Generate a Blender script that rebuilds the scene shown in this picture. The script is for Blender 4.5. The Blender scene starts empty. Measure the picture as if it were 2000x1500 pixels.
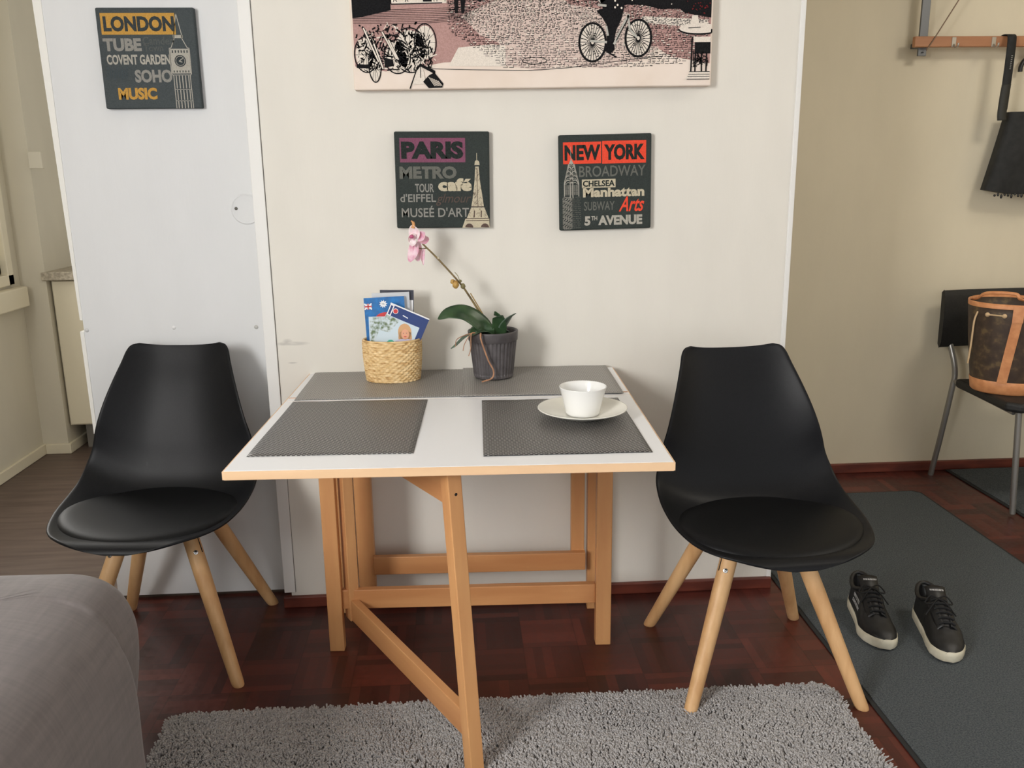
import bpy, bmesh, math, random
import numpy as np
from mathutils import Vector, Matrix

sc = bpy.context.scene
COL = sc.collection

# ------------------------------------------------------------------ camera
R_CAM = [[0.9979, -0.0269, 0.0585], [-0.0632, -0.2334, 0.9703], [-0.0125, -0.972, -0.2347]]
cam_d = bpy.data.cameras.new('camera')
cam_d.sensor_fit = 'HORIZONTAL'; cam_d.sensor_width = 36.0
cam_d.lens = 1690.0 / 2000.0 * 36.0
cam_d.clip_start = 0.05; cam_d.clip_end = 60
cam = bpy.data.objects.new('camera', cam_d); COL.objects.link(cam)
r = R_CAM
m = Matrix(((r[0][0], -r[0][1], -r[0][2], 0.0), (r[1][0], -r[1][1], -r[1][2], -2.5074),
            (r[2][0], -r[2][1], -r[2][2], 1.3), (0, 0, 0, 1)))
cam.matrix_world = m
sc.camera = cam

# ------------------------------------------------------------------ view, world, lights
sc.view_settings.view_transform = 'Standard'
sc.view_settings.look = 'None'
sc.view_settings.gamma = 1.0
sc.view_settings.use_curve_mapping = False
sc.view_settings.exposure = 0.33

w = bpy.data.worlds.new('world'); sc.world = w; w.use_nodes = True
bg = w.node_tree.nodes['Background']
bg.inputs['Color'].default_value = (1.0, 1.0, 1.0, 1); bg.inputs['Strength'].default_value = 0.80


def area(name, loc, direction, sx, sy, power, color, spread=180):
    d = bpy.data.lights.new(name, 'AREA'); d.shape = 'RECTANGLE'; d.size = sx; d.size_y = sy
    d.energy = power; d.color = color; d.spread = math.radians(spread)
    o = bpy.data.objects.new(name, d); COL.objects.link(o)
    o.location = loc
    o.rotation_euler = Vector(direction).to_track_quat('-Z', 'Y').to_euler()
    return o


# daylight entering through the two windows of the left wall
area('window_daylight', (-1.98, -3.0, 1.78), (1.0, 0.82, -0.2), 0.9, 1.1, 47, (1.0, 0.99, 0.97), 130)
area('kitchen_daylight', (-2.02, 0.86, 1.5), (1, -0.25, -0.1), 0.7, 1.1, 15, (1.0, 0.97, 0.92))
# added fill light, out of view, that brightens the dim hall wall
area('hall_fill_light', (2.3, -0.75, 2.5), (0, 0.25, -1), 0.5, 0.5, 13, (1.0, 0.93, 0.82))


# ------------------------------------------------------------------ helpers
def lin(c):
    c = c / 255.0
    return c / 12.92 if c <= 0.04045 else ((c + 0.055) / 1.055) ** 2.4


def rgb(r, g, b):
    return (lin(r), lin(g), lin(b), 1.0)


def mat(name, color, rough=0.6, metallic=0.0, spec=0.5, coat=0.0, sheen=0.0):
    mt = bpy.data.materials.new(name); mt.use_nodes = True
    b = mt.node_tree.nodes['Principled BSDF']
    b.inputs['Base Color'].default_value = color
    b.inputs['Roughness'].default_value = rough
    b.inputs['Metallic'].default_value = metallic
    b.inputs['Specular IOR Level'].default_value = spec
    b.inputs['Coat Weight'].default_value = coat
    b.inputs['Sheen Weight'].default_value = sheen
    return mt


class NT:
    def __init__(s, mt):
        s.t = mt.node_tree; s.b = s.t.nodes['Principled BSDF']

    def n(s, typ, **kw):
        nd = s.t.nodes.new(typ)
        for k, v in kw.items():
            if k.startswith('i_'):
                nd.inputs[k[2:].replace('_', ' ')].default_value = v
            else:
                setattr(nd, k, v)
        return nd

    def l(s, a, b):
        s.t.links.new(a, b)

    def coords(s, scale=(1, 1, 1), rot=(0, 0, 0)):
        tc = s.n('ShaderNodeTexCoord'); mp = s.n('ShaderNodeMapping')
        mp.inputs['Scale'].default_value = scale; mp.inputs['Rotation'].default_value = rot
        s.l(tc.outputs['Object'], mp.inputs['Vector'])
        return mp.outputs['Vector']

    def ramp(s, fac, stops):
        r_ = s.n('ShaderNodeValToRGB')
        el = r_.color_ramp.elements
        el[0].position, el[0].color = stops[0]
        el[1].position, el[1].color = stops[-1]
        for p, c in stops[1:-1]:
            e = el.new(p); e.color = c
        s.l(fac, r_.inputs['Fac'])
        return r_.outputs['Color']

    def math(s, op, a, b=None):
        nd = s.n('ShaderNodeMath', operation=op)
        for i, v in enumerate((a, b)):
            if v is None: continue
            if isinstance(v, (int, float)): nd.inputs[i].default_value = v
            else: s.l(v, nd.inputs[i])
        return nd.outputs[0]

    def bump(s, h, strength=0.3, dist=0.002):
        bn = s.n('ShaderNodeBump'); bn.inputs['Strength'].default_value = strength
        bn.inputs['Distance'].default_value = dist
        s.l(h, bn.inputs['Height']); s.l(bn.outputs['Normal'], s.b.inputs['Normal'])


def noisy(name, c1, c2, scale, rough=0.6, stretch=(1, 1, 1), bump=0.0, dist=0.002, detail=3.0, lo=0.35, hi=0.65, **kw):
    mt = mat(name, c1, rough, **kw); t = NT(mt)
    nz = t.n('ShaderNodeTexNoise'); nz.inputs['Scale'].default_value = scale; nz.inputs['Detail'].default_value = detail
    t.l(t.coords(stretch), nz.inputs['Vector'])
    t.l(t.ramp(nz.outputs['Fac'], [(lo, c1), (hi, c2)]), t.b.inputs['Base Color'])
    if bump: t.bump(nz.outputs['Fac'], bump, dist)
    return mt


class MB:
    """collects shapes into one mesh"""
    def __init__(s):
        s.v = []; s.f = []; s.m = []; s.sm = []

    def add(s, vs, fs, mi=0, smooth=False):
        o = len(s.v)
        s.v += [tuple(p) for p in vs]
        for f in fs:
            s.f.append(tuple(i + o for i in f)); s.m.append(mi); s.sm.append(smooth)
        return s

    def box(s, x0, x1, y0, y1, z0, z1, mi=0, M=None):
        vs = [Vector((x, y, z)) for z in (z0, z1) for y in (y0, y1) for x in (x0, x1)]
        if M is not None: vs = [M @ p for p in vs]
        return s.add(vs, [(0, 2, 3, 1), (4, 5, 7, 6), (0, 1, 5, 4), (2, 6, 7, 3), (0, 4, 6, 2), (1, 3, 7, 5)], mi)

    def bar(s, p, q, w_, h_, up=(0, 0, 1), mi=0):
        p = Vector(p); q = Vector(q); d = (q - p).normalized(); up = Vector(up)
        sx = d.cross(up).normalized() * (w_ / 2); sy = sx.cross(d).normalized() * (h_ / 2)
        vs = [e + a * sx + b * sy for e in (p, q) for a, b in ((-1, -1), (1, -1), (1, 1), (-1, 1))]
        return s.add(vs, [(3, 2, 1, 0), (4, 5, 6, 7), (0, 1, 5, 4), (1, 2, 6, 5), (2, 3, 7, 6), (3, 0, 4, 7)], mi)

    def tube(s, pts, rad, n=12, mi=0, caps=True, flat=1.0, up=None):
        pts = [Vector(p) for p in pts]
        if isinstance(rad, (int, float)): rad = [rad] * len(pts)
        rings = []; a = None
        for i, p in enumerate(pts):
            d = (pts[min(i + 1, len(pts) - 1)] - pts[max(i - 1, 0)]).normalized()
            if a is None:
                a = Vector(up) if up else (Vector((0, 0, 1)) if abs(d.z) < 0.9 else Vector((1, 0, 0)))
            a = (a - d * a.dot(d)).normalized(); b = d.cross(a)
            rings.append([p + (a * math.cos(2 * math.pi * k / n) + b * math.sin(2 * math.pi * k / n) * flat) * rad[i] for k in range(n)])
        vs = [q for r_ in rings for q in r_]
        fs = [(i * n + k, i * n + (k + 1) % n, (i + 1) * n + (k + 1) % n, (i + 1) * n + k) for i in range(len(pts) - 1) for k in range(n)]
        s.add(vs, fs, mi, True)
        if caps: s.add(rings[0], [tuple(reversed(range(n)))], mi); s.add(rings[-1], [tuple(range(n))], mi)
        return s

    def lathe(s, prof, n=48, c=(0, 0, 0), mi=0, ex=1.0, ey=1.0, mod=None, capb=True, capt=False):
        vs = []
        for r_, z in prof:
            for k in range(n):
                a = 2 * math.pi * k / n; rr = r_ * (mod(a, z) if mod else 1)
                vs.append((c[0] + rr * math.cos(a) * ex, c[1] + rr * math.sin(a) * ey, c[2] + z))
        fs = [(i * n + k, i * n + (k + 1) % n, (i + 1) * n + (k + 1) % n, (i + 1) * n + k) for i in range(len(prof) - 1) for k in range(n)]
        s.add(vs, fs, mi, True)
        if capb and prof[0][0] > 0: s.add(vs[:n], [tuple(reversed(range(n)))], mi)
        if capt and prof[-1][0] > 0: s.add(vs[-n:], [tuple(range(n))], mi)
        return s

    def grid(s, rows, mi=0, smooth=True, closed=False):
        n = len(rows[0]); vs = [p for r_ in rows for p in r_]; fs = []
        for i in range(len(rows) - 1):
            for k in range(n if closed else n - 1):
                fs.append((i * n + k, i * n + (k + 1) % n, (i + 1) * n + (k + 1) % n, (i + 1) * n + k))
        return s.add(vs, fs, mi, smooth)

    def poly(s, pts, mi=0):
        return s.add(pts, [tuple(range(len(pts)))], mi)

    def prism(s, pts, axis, a, b, mi=0):
        """pts: 2-D outline, extruded along axis (0,1,2) from a to b"""
        n = len(pts); vs = []
        for t in (a, b):
            for (u, v) in pts:
                vs.append((t, u, v) if axis == 0 else (u, t, v) if axis == 1 else (u, v, t))
        fs = [tuple(range(n)), tuple(reversed(range(n, 2 * n)))] + [(k, k + n, (k + 1) % n + n, (k + 1) % n) for k in range(n)]
        return s.add(vs, fs, mi)

    def build(s, name, mats, parent=None, loc=None, rot=None, bevel=0, sub=0, solid=0, normals=True, segs=2, off=-1):
        me = bpy.data.meshes.new(name)
        me.from_pydata(s.v, [], s.f)
        if not isinstance(mats, (list, tuple)): mats = [mats]
        for x in mats: me.materials.append(x)
        me.polygons.foreach_set('material_index', s.m)
        me.polygons.foreach_set('use_smooth', s.sm)
        if normals:
            bm = bmesh.new(); bm.from_mesh(me); bmesh.ops.recalc_face_normals(bm, faces=bm.faces); bm.to_mesh(me); bm.free()
        me.update()
        o = bpy.data.objects.new(name, me); COL.objects.link(o)
        if parent is not None: o.parent = parent
        if loc: o.location = loc
        if rot: o.rotation_euler = rot
        if solid:
            md = o.modifiers.new('solid', 'SOLIDIFY'); md.thickness = solid; md.offset = off
        if bevel:
            md = o.modifiers.new('bevel', 'BEVEL'); md.width = bevel; md.segments = segs; md.limit_method = 'ANGLE'; md.angle_limit = math.radians(40)
            md.harden_normals = False
        if sub:
            md = o.modifiers.new('sub', 'SUBSURF'); md.levels = sub; md.render_levels = sub
        return o


def thing(name, label, cat, loc=(0, 0, 0), rz=0.0, group=None):
    o = bpy.data.objects.new(name, None); COL.objects.link(o)
    o.empty_display_size = 0.05
    o.location = loc; o.rotation_euler = (0, 0, rz)
    o['label'] = label; o['category'] = cat
    if group: o['group'] = group
    return o


def tag(o, label, cat, group=None, kind=None):
    o['label'] = label; o['category'] = cat
    if group: o['group'] = group
    if kind: o['kind'] = kind
    return o


def struct(o):
    o['kind'] = 'structure'; return o


def crom(pts, n):
    """Catmull-Rom through tuples, n samples per span"""
    P = [np.array(p, float) for p in pts]; P = [2 * P[0] - P[1]] + P + [2 * P[-1] - P[-2]]
    out = []
    for i in range(1, len(P) - 2):
        for k in range(n):
            t = k / n; a, b, c, d = P[i - 1], P[i], P[i + 1], P[i + 2]
            out.append(0.5 * (2 * b + (c - a) * t + (2 * a - 5 * b + 4 * c - d) * t * t + (3 * b - a - 3 * c + d) * t ** 3))
    out.append(P[-2]); return out


def dup(root, loc, rz, label, group=None):
    r_ = root.copy(); COL.objects.link(r_); r_.location = loc; r_.rotation_euler = (0, 0, rz); r_['label'] = label
    if group: r_['group'] = group
    for ch in list(root.children):
        c = ch.copy(); COL.objects.link(c); c.parent = r_
        for g in ch.children:
            d = g.copy(); COL.objects.link(d); d.parent = c
    return r_


def text(mb, s, x0, x1, z0, z1, y, mi=0, bold=0.0, shear=0.0, rot=0.0, fn=None):
    """letters fitted into the box x0..x1, z0..z1 on the plane y"""
    cu = bpy.data.curves.new('letters', 'FONT'); cu.body = s; cu.size = 1.0; cu.offset = bold; cu.shear = shear
    cu.resolution_u = 3; cu.fill_mode = 'FRONT'
    ob = bpy.data.objects.new('letters', cu); COL.objects.link(ob)
    dg = bpy.context.evaluated_depsgraph_get(); dg.update()
    me = bpy.data.meshes.new_from_object(ob.evaluated_get(dg))
    V = np.array([v.co[:] for v in me.vertices]); F = [tuple(p.vertices) for p in me.polygons]
    bpy.data.objects.remove(ob); bpy.data.curves.remove(cu); bpy.data.meshes.remove(me)
    lo = V.min(0); hi = V.max(0)
    X = x0 + (V[:, 0] - lo[0]) / (hi[0] - lo[0]) * (x1 - x0)
    Z = z0 + (V[:, 1] - lo[1]) / (hi[1] - lo[1]) * (z1 - z0)
    if rot:
        cx_, cz_ = (x0 + x1) / 2, (z0 + z1) / 2; c_, s_ = math.cos(rot), math.sin(rot)
        X, Z = cx_ + (X - cx_) * c_ - (Z - cz_) * s_, cz_ + (X - cx_) * s_ + (Z - cz_) * c_
    if fn: vs = [fn(a, b) for a, b in zip(X, Z)]
    else: vs = [(a, y, b) for a, b in zip(X, Z)]
    mb.add(vs, F, mi)


def rect(mb, x0, x1, z0, z1, y, mi=0):
    mb.poly([(x0, y, z0), (x1, y, z0), (x1, y, z1), (x0, y, z1)], mi)


def disc(mb, cx_, cz_, rx, rz_, y, mi=0, n=28, a0=0.0, a1=2 * math.pi):
    mb.poly([(cx_ + rx * math.cos(a0 + (a1 - a0) * k / n), y, cz_ + rz_ * math.sin(a0 + (a1 - a0) * k / n)) for k in range(n)], mi)


def stroke(mb, pts, w_, y, mi=0):
    """flat line of width w_ through 2-D points on plane y"""
    for (a, b) in zip(pts[:-1], pts[1:]):
        d = Vector((b[0] - a[0], b[1] - a[1]))
        if d.length < 1e-6: continue
        nrm = Vector((-d.y, d.x)).normalized() * w_ / 2
        mb.poly([(a[0] + nrm.x, y, a[1] + nrm.y), (a[0] - nrm.x, y, a[1] - nrm.y), (b[0] - nrm.x, y, b[1] - nrm.y), (b[0] + nrm.x, y, b[1] + nrm.y)], mi)


def ring(mb, cx_, cz_, rx, rz_, w_, y, mi=0, n=32):
    stroke(mb, [(cx_ + rx * math.cos(2 * math.pi * k / n), cz_ + rz_ * math.sin(2 * math.pi * k / n)) for k in range(n + 1)], w_, y, mi)


# ------------------------------------------------------------------ materials
def wall_paint(name, c, scuff=False, streak=0.03):
    mt = mat(name, c, 0.75, spec=0.3); t = NT(mt)
    nz = t.n('ShaderNodeTexNoise'); nz.inputs['Scale'].default_value = 9; nz.inputs['Detail'].default_value = 4
    t.l(t.coords((1, 1, 0.35)), nz.inputs['Vector'])
    c2 = tuple(x * 0.955 for x in c[:3]) + (1,)
    t.l(t.ramp(nz.outputs['Fac'], [(0.3, c), (0.75, c2)]), t.b.inputs['Base Color'])
    n2 = t.n('ShaderNodeTexNoise'); n2.inputs['Scale'].default_value = 160; n2.inputs['Detail'].default_value = 2
    t.l(t.coords((1, 1, 0.12)), n2.inputs['Vector'])
    t.bump(n2.outputs['Fac'], 0.12, 0.0012)
    if scuff:      # the two old grey scrapes beside the joint board
        tc = t.n('ShaderNodeTexCoord'); s_ = t.n('ShaderNodeSeparateXYZ'); t.l(tc.outputs['Object'], s_.inputs[0])
        n3 = t.n('ShaderNodeTexNoise'); n3.inputs['Scale'].default_value = 55; t.l(t.coords((.5, 1, 2)), n3.inputs['Vector'])
        tot = None
        for (sx_, sz_, rx_, rz_) in scuff:
            dx = t.math('DIVIDE', t.math('SUBTRACT', s_.outputs[0], sx_), rx_); dz = t.math('DIVIDE', t.math('SUBTRACT', s_.outputs[2], sz_), rz_)
            d = t.math('SUBTRACT', 1.0, t.math('ADD', t.math('MULTIPLY', dx, dx), t.math('MULTIPLY', dz, dz)))
            d = t.math('MAXIMUM', d, 0.0); tot = d if tot is None else t.math('MAXIMUM', tot, d)
        f = t.math('MULTIPLY', tot, t.math('MULTIPLY', n3.outputs['Fac'], 0.75))
        old = t.b.inputs['Base Color'].links[0].from_socket
        mx = t.n('ShaderNodeMix', data_type='RGBA'); t.l(f, mx.inputs[0]); t.l(old, mx.inputs[6]); mx.inputs[7].default_value = rgb(140, 136, 132)
        t.l(mx.outputs[2], t.b.inputs['Base Color'])
    return mt


M = {}
M['wall'] = wall_paint('wall_cream', rgb(229, 225, 216), [(-0.488, 0.832, 0.055, 0.007), (-0.500, 0.838, 0.016, 0.010), (-0.490, 0.775, 0.016, 0.003)])
M['panel'] = wall_paint('panel_white', rgb(226, 227, 228))
M['hall'] = wall_paint('wall_hall_cream', rgb(220, 210, 186))
M['kit'] = wall_paint('wall_kitchen_cream', rgb(214, 207, 188))
M['trim'] = mat('trim_white', rgb(232, 231, 228), 0.5)
M['cream'] = mat('cream_paint', rgb(226, 217, 192), 0.5)
M['skirt'] = noisy('baseboard_mahogany', rgb(88, 40, 30), rgb(120, 58, 42), 30, 0.45, (0.2, 1, 1))


def parquet():
    mt = mat('parquet_red', rgb(84, 38, 32), 0.33, spec=0.45); t = NT(mt)
    cell = 0.155; ns = 6
    v = t.coords((1 / cell, 1 / cell, 1))
    sp = t.n('ShaderNodeSeparateXYZ'); t.l(v, sp.inputs[0])
    fx = t.math('FLOOR', sp.outputs[0]); fy = t.math('FLOOR', sp.outputs[1])
    par = t.math('PINGPONG', t.math('ADD', fx, fy), 1.0)     # 0 / 1 per block
    par = t.math('GREATER_THAN', par, 0.5)
    ux = t.math('FLOOR', t.math('MULTIPLY', sp.outputs[0], ns)); uy = t.math('FLOOR', t.math('MULTIPLY', sp.outputs[1], ns))
    mixs = t.n('ShaderNodeMix', data_type='FLOAT')
    t.l(par, mixs.inputs[0]); t.l(ux, mixs.inputs[2]); t.l(uy, mixs.inputs[3])
    cb = t.n('ShaderNodeCombineXYZ'); t.l(fx, cb.inputs[0]); t.l(fy, cb.inputs[1]); t.l(mixs.outputs[0], cb.inputs[2])
    wn = t.n('ShaderNodeTexWhiteNoise', noise_dimensions='3D'); t.l(cb.outputs[0], wn.inputs['Vector'])
    cb2 = t.n('ShaderNodeCombineXYZ'); t.l(fx, cb2.inputs[0]); t.l(fy, cb2.inputs[1])
    wb = t.n('ShaderNodeTexWhiteNoise', noise_dimensions='3D'); t.l(cb2.outputs[0], wb.inputs['Vector'])
    val = t.math('ADD', t.math('MULTIPLY', wn.outputs['Value'], 0.6), t.math('MULTIPLY', wb.outputs['Value'], 0.4))
    colr = t.ramp(val, [(0.1, rgb(60, 27, 24)), (0.5, rgb(82, 36, 30)), (0.9, rgb(106, 48, 38))])
    nz = t.n('ShaderNodeTexNoise'); nz.inputs['Scale'].default_value = 60; nz.inputs['Detail'].default_value = 5
    t.l(t.coords((1, 1, 1)), nz.inputs['Vector'])
    mx = t.n('ShaderNodeMix', data_type='RGBA', blend_type='MULTIPLY'); mx.inputs[0].default_value = 0.6
    t.l(colr, mx.inputs[6]); t.l(t.ramp(nz.outputs['Fac'], [(0.3, (0.62, 0.62, 0.62, 1)), (0.7, (1.1, 1.1, 1.1, 1))]), mx.inputs[7])
    # fine joints
    jx = t.math('PINGPONG', t.math('MULTIPLY', sp.outputs[0], 1.0), 0.5); jy = t.math('PINGPONG', sp.outputs[1], 0.5)
    j = t.math('MINIMUM', jx, jy)
    jm = t.math('GREATER_THAN', j, 0.012)
    m2 = t.n('ShaderNodeMix', data_type='RGBA', blend_type='MULTIPLY'); m2.inputs[0].default_value = 1.0
    t.l(mx.outputs[2], m2.inputs[6]); t.l(t.ramp(jm, [(0.0, (0.72, 0.68, 0.66, 1)), (1.0, (1, 1, 1, 1))]), m2.inputs[7])
    t.l(m2.outputs[2], t.b.inputs['Base Color'])
    t.l(t.ramp(nz.outputs['Fac'], [(0.3, (0.30,) * 3 + (1,)), (0.7, (0.42,) * 3 + (1,))]), t.b.inputs['Roughness'])
    return mt


M['parquet'] = parquet()
M['laminate'] = noisy('laminate_brown', rgb(86, 70, 62), rgb(104, 88, 78), 24, 0.5, (0.15, 1.5, 1), detail=5)
M['birch'] = noisy('birch_frame', rgb(198, 140, 90), rgb(216, 162, 108), 16, 0.42, (1.0, 1.0, 0.12), detail=4)
M['birch_x'] = noisy('birch_rail', rgb(192, 133, 84), rgb(212, 156, 104), 16, 0.42, (0.12, 1.0, 1.0), detail=4)
M['edge'] = noisy('birch_edge', rgb(222, 182, 140), rgb(236, 200, 160), 14, 0.45, (0.15, 1, 1), detail=4)
M['leg'] = noisy('beech_leg', rgb(202, 156, 106), rgb(222, 180, 130), 26, 0.5, (1, 1, 0.1), detail=4)
M['laminate_white'] = mat('laminate_white', rgb(242, 243, 246), 0.28, spec=0.5)
M['black_shell'] = noisy('shell_black', rgb(17, 18, 21), rgb(22, 23, 26), 350, 0.45, bump=0.05, dist=0.0005, spec=0.22)
M['black_pad'] = noisy('cushion_black', rgb(13, 14, 16), rgb(18, 19, 21), 220, 0.5, bump=0.15, dist=0.0006, spec=0.22)
M['chrome'] = mat('steel_bolt', rgb(205, 205, 205), 0.25, metallic=1.0)
M['dark'] = mat('dark_slot', rgb(28, 20, 16), 0.8)
M['tube'] = mat('grey_tube', rgb(150, 148, 144), 0.38, metallic=0.7)
M['iron'] = mat('galvanised_bar', rgb(112, 114, 116), 0.45, metallic=0.7)
M['railwood'] = noisy('rail_wood', rgb(164, 112, 76), rgb(182, 130, 92), 18, 0.5, (0.1, 1, 1), detail=4)

# ------------------------------------------------------------------ the setting
b = MB(); b.box(-1.10, 4.2, -4.6, 0.10, -0.06, 0.0); b.box(0.9, 4.2, 0.10, 1.2, -0.06, 0.0)
struct(b.build('floor', M['parquet']))
b = MB(); b.box(-2.4, 0.9, 0.10, 3.0, -0.06, -0.001); b.box(-2.4, -1.10, -4.6, 0.10, -0.06, -0.001)
struct(b.build('floor', M['laminate']))
b = MB(); b.box(-2.4, 4.2, -4.6, 3.0, 2.55, 2.63)
struct(b.build('ceiling', M['wall']))
b = MB(); b.box(-0.545, 0.975, 0.0, 1.05, 0.0, 2.55)
struct(b.build('wall_center', M['wall']))
b = MB(); b.box(-1.108, -0.545, 0.09, 0.15, 0.012, 2.55)
struct(b.build('wall_panel', M['panel']))
b = MB(); b.box(0.975, 4.2, 1.035, 1.15, 0.0, 2.55)
struct(b.build('wall_hall', M['hall']))
b = MB(); b.box(3.1, 3.2, -1.6, 1.035, 0.0, 2.55)
struct(b.build('wall_right', M['hall']))
# left wall with two window openings
b = MB()
ys = [(-4.6, -3.6, 0, 2.55), (-3.6, -2.5, 0, 1.1), (-3.6, -2.5, 2.40, 2.55), (-2.5, 0.45, 0, 2.55),
      (0.45, 1.60, 0, 0.84), (0.45, 1.60, 2.2, 2.55), (1.60, 3.0, 0, 2.55)]
for (a, c, z0, z1) in ys: b.box(-2.17, -2.05, a, c, z0, z1)
struct(b.build('wall_left', M['kit']))
b = MB(); b.box(-2.05, -1.93, 1.68, 2.9, 0.0, 2.55)
struct(b.build('wall_corner', M['kit']))
b = MB(); b.box(-1.93, -0.545, 2.9, 3.0, 0.0, 2.55)
struct(b.build('wall_kitchen', M['kit']))

# joint board between the panel and the centre wall, and the edge bead of its right corner
b = MB(); b.box(-0.5655, -0.532, -0.006, 0.088, 0.047, 2.55)
struct(b.build('trim_1', M['trim'], bevel=0.0015))
b = MB(); b.box(0.962, 0.9775, -0.004, 0.010, 0.0, 2.55)
struct(b.build('trim_2', M['trim'], bevel=0.003))
# white chamfered strip imitating sunlight on the panel's free edge, wider above
b = MB()
def lit_edge(z0, z1, w0, w1):
    vs = []
    for z, w_ in ((z0, w0), (z1, w1)):
        vs += [(-1.108, 0.088, z), (-1.108 - w_ * 0.95, 0.088 + w_ * 0.55, z), (-1.108 - w_ * 0.95, 0.15, z), (-1.108, 0.15, z)]
    b.add(vs, [(3, 2, 1, 0), (4, 5, 6, 7), (0, 1, 5, 4), (1, 2, 6, 5), (2, 3, 7, 6), (3, 0, 4, 7)])
lit_edge(0.90, 2.55, 0.010, 0.052); lit_edge(0.55, 0.865, 0.014, 0.016)
struct(b.build('trim_sunlit_edge', mat('sunlit_edge_white', rgb(250, 249, 246), 0.4)))
# thin grey strip painted in for the shadow line beside the joint board
b = MB(); b.box(-0.532, -0.5305, -0.0012, 0.0, 0.047, 2.55)
struct(b.build('trim_shadow_line', mat('shadow_line_grey', rgb(120, 118, 116), 0.9)))

b = MB(); b.box(-0.568, 0.975, -0.016, 0.0, 0.0, 0.036)
struct(b.build('baseboard_center', M['skirt'], bevel=0.003))
b = MB(); b.box(0.975, 3.1, 1.019, 1.035, 0.0, 0.042)
struct(b.build('baseboard_hall', M['skirt'], bevel=0.003))
b = MB(); b.box(-2.05, -2.035, -0.2, 1.68, 0.0, 0.05)
struct(b.build('baseboard_left', M['cream'], bevel=0.003))
b = MB(); b.box(-2.035, -1.915, 1.665, 1.68, 0.0, 0.05); b.box(-1.93, -1.915, 1.68, 2.9, 0.0, 0.05)
struct(b.build('baseboard_kitchen', M['cream'], bevel=0.003))


def window(name, y0, y1, z0, z1, sill):
    root = bpy.data.objects.new(name, None); COL.objects.link(root); root['kind'] = 'structure'
    root.location = (-2.05, (y0 + y1) / 2, z0)
    hw = (y1 - y0) / 2; h = z1 - z0
    f = MB()
    for (a, c, p, q) in ((-hw, hw, 0, 0.05), (-hw, hw, h - 0.05, h), (-hw, -hw + 0.05, 0, h), (hw - 0.05, hw, 0, h)):
        f.box(-0.09, 0.018, a, c, p, q)
    f.build('window_frame', M['cream'], root, bevel=0.004)
    s_ = MB()
    for (a, c, p, q) in ((-hw + .05, hw - .05, .05, .12), (-hw + .05, hw - .05, h - .12, h - .05), (-hw + .05, -hw + .12, .05, h - .05), (hw - .12, hw - .05, .05, h - .05)):
        s_.box(-0.07, -0.01, a, c, p, q)
    s_.build('window_sash', M['cream'], root, bevel=0.005)
    g = MB(); g.box(-0.044, -0.040, -hw + .115, hw - .115, .115, h - .115)
    gl = mat('glass', (1, 1, 1, 1), 0.02); gl.node_tree.nodes['Principled BSDF'].inputs['Transmission Weight'].default_value = 1.0
    gl.node_tree.nodes['Principled BSDF'].inputs['IOR'].default_value = 1.02
    g.build('window_pane', gl, root)
    if sill:
        k = MB(); k.box(0.0, 0.055, -hw - 0.05, hw + 0.035, -0.105, -0.012)
        k.build('window_sill', M['cream'], root, bevel=0.006)
    return root


window('window_1', 0.45, 1.60, 0.84, 2.2, True)
window('window_2', -3.6, -2.5, 1.1, 2.40, True)

# round cover disc with its screw, and the screws of the panel
root = thing('round_wall_cover', 'round white cover disc with one screw on the left wall panel', 'cover', (-0.607, 0.09, 1.214))
b = MB(); b.lathe([(0.0, 0.0010), (0.0375, 0.0010), (0.0400, 0.0018), (0.0415, 0.0032), (0.0425, 0.0014), (0.0438, 0.0012), (0.0443, 0.0)][::-1], 48, capb=False)
d = b.build('disc', M['panel'], root, rot=(math.pi / 2, 0, 0))
d.location = (0, -0.0002, 0)
b = MB(); b.lathe([(0.0, 0.0035), (0.004, 0.003), (0.0048, 0.0)][::-1], 16); b.build('screw', mat('screw_grey', rgb(120, 118, 112), 0.4, metallic=.6), root, loc=(-0.029, -0.001, 0.002), rot=(math.pi / 2, 0, 0))
for nm, x, z, c, lab in (('wall_screw', -1.104, 0.870, (205, 205, 205), 'small pale screw head low on the left wall panel, beside its free edge'),
                         ('wall_screw', -0.848, 0.872, (236, 236, 236), 'small white plug on the left wall panel above the left chair back'),
                         ('wall_screw', -0.607, 0.868, (190, 190, 186), 'small grey ring screw on the left wall panel beside the joint board')):
    b = MB(); b.lathe([(0.0, 0.003), (0.004, 0.0028), (0.0062, 0.0)][::-1], 16)
    o = b.build(nm, mat('screw_' + str(c[0]), rgb(*c), 0.5), loc=(x + (.004 if x < -1 else 0), 0.0895, z), rot=(math.pi / 2, 0, 0)); tag(o, lab, 'screw')

# ------------------------------------------------------------------ kitchen seen past the panel
root = thing('kitchen_base_cabinet', 'pale kitchen base cabinet behind the free edge of the wall panel', 'cabinet', (-1.926, 1.70, 0))
b = MB(); b.box(0, 0.60, 0.02, 0.55, 0.13, 0.845); b.build('cabinet_body', M['cream'], root, bevel=0.002)
b = MB(); b.box(0.012, 0.588, 0.0, 0.02, 0.14, 0.84); b.build('door', M['cream'], root, bevel=0.002)
b = MB(); b.box(0.05, 0.60, 0.07, 0.5, 0.0, 0.13); b.build('plinth', mat('plinth_grey', rgb(120, 116, 108), 0.6), root)
b = MB(); b.box(-1.945, -1.25, 1.665, 2.3, 0.847, 0.886)
o = b.build('stone_worktop', noisy('worktop_stone', rgb(150, 140, 122), rgb(196, 186, 166), 60, 0.5), bevel=0.004)
tag(o, 'speckled stone worktop end above the kitchen base cabinet', 'worktop')
b = MB(); b.box(-1.925, -1.865, 1.655, 1.68, 1.355, 1.43)
o = b.build('switch_box', M['kit'], bevel=0.004); tag(o, 'small cream switch box on the kitchen corner wall', 'switch')


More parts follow.
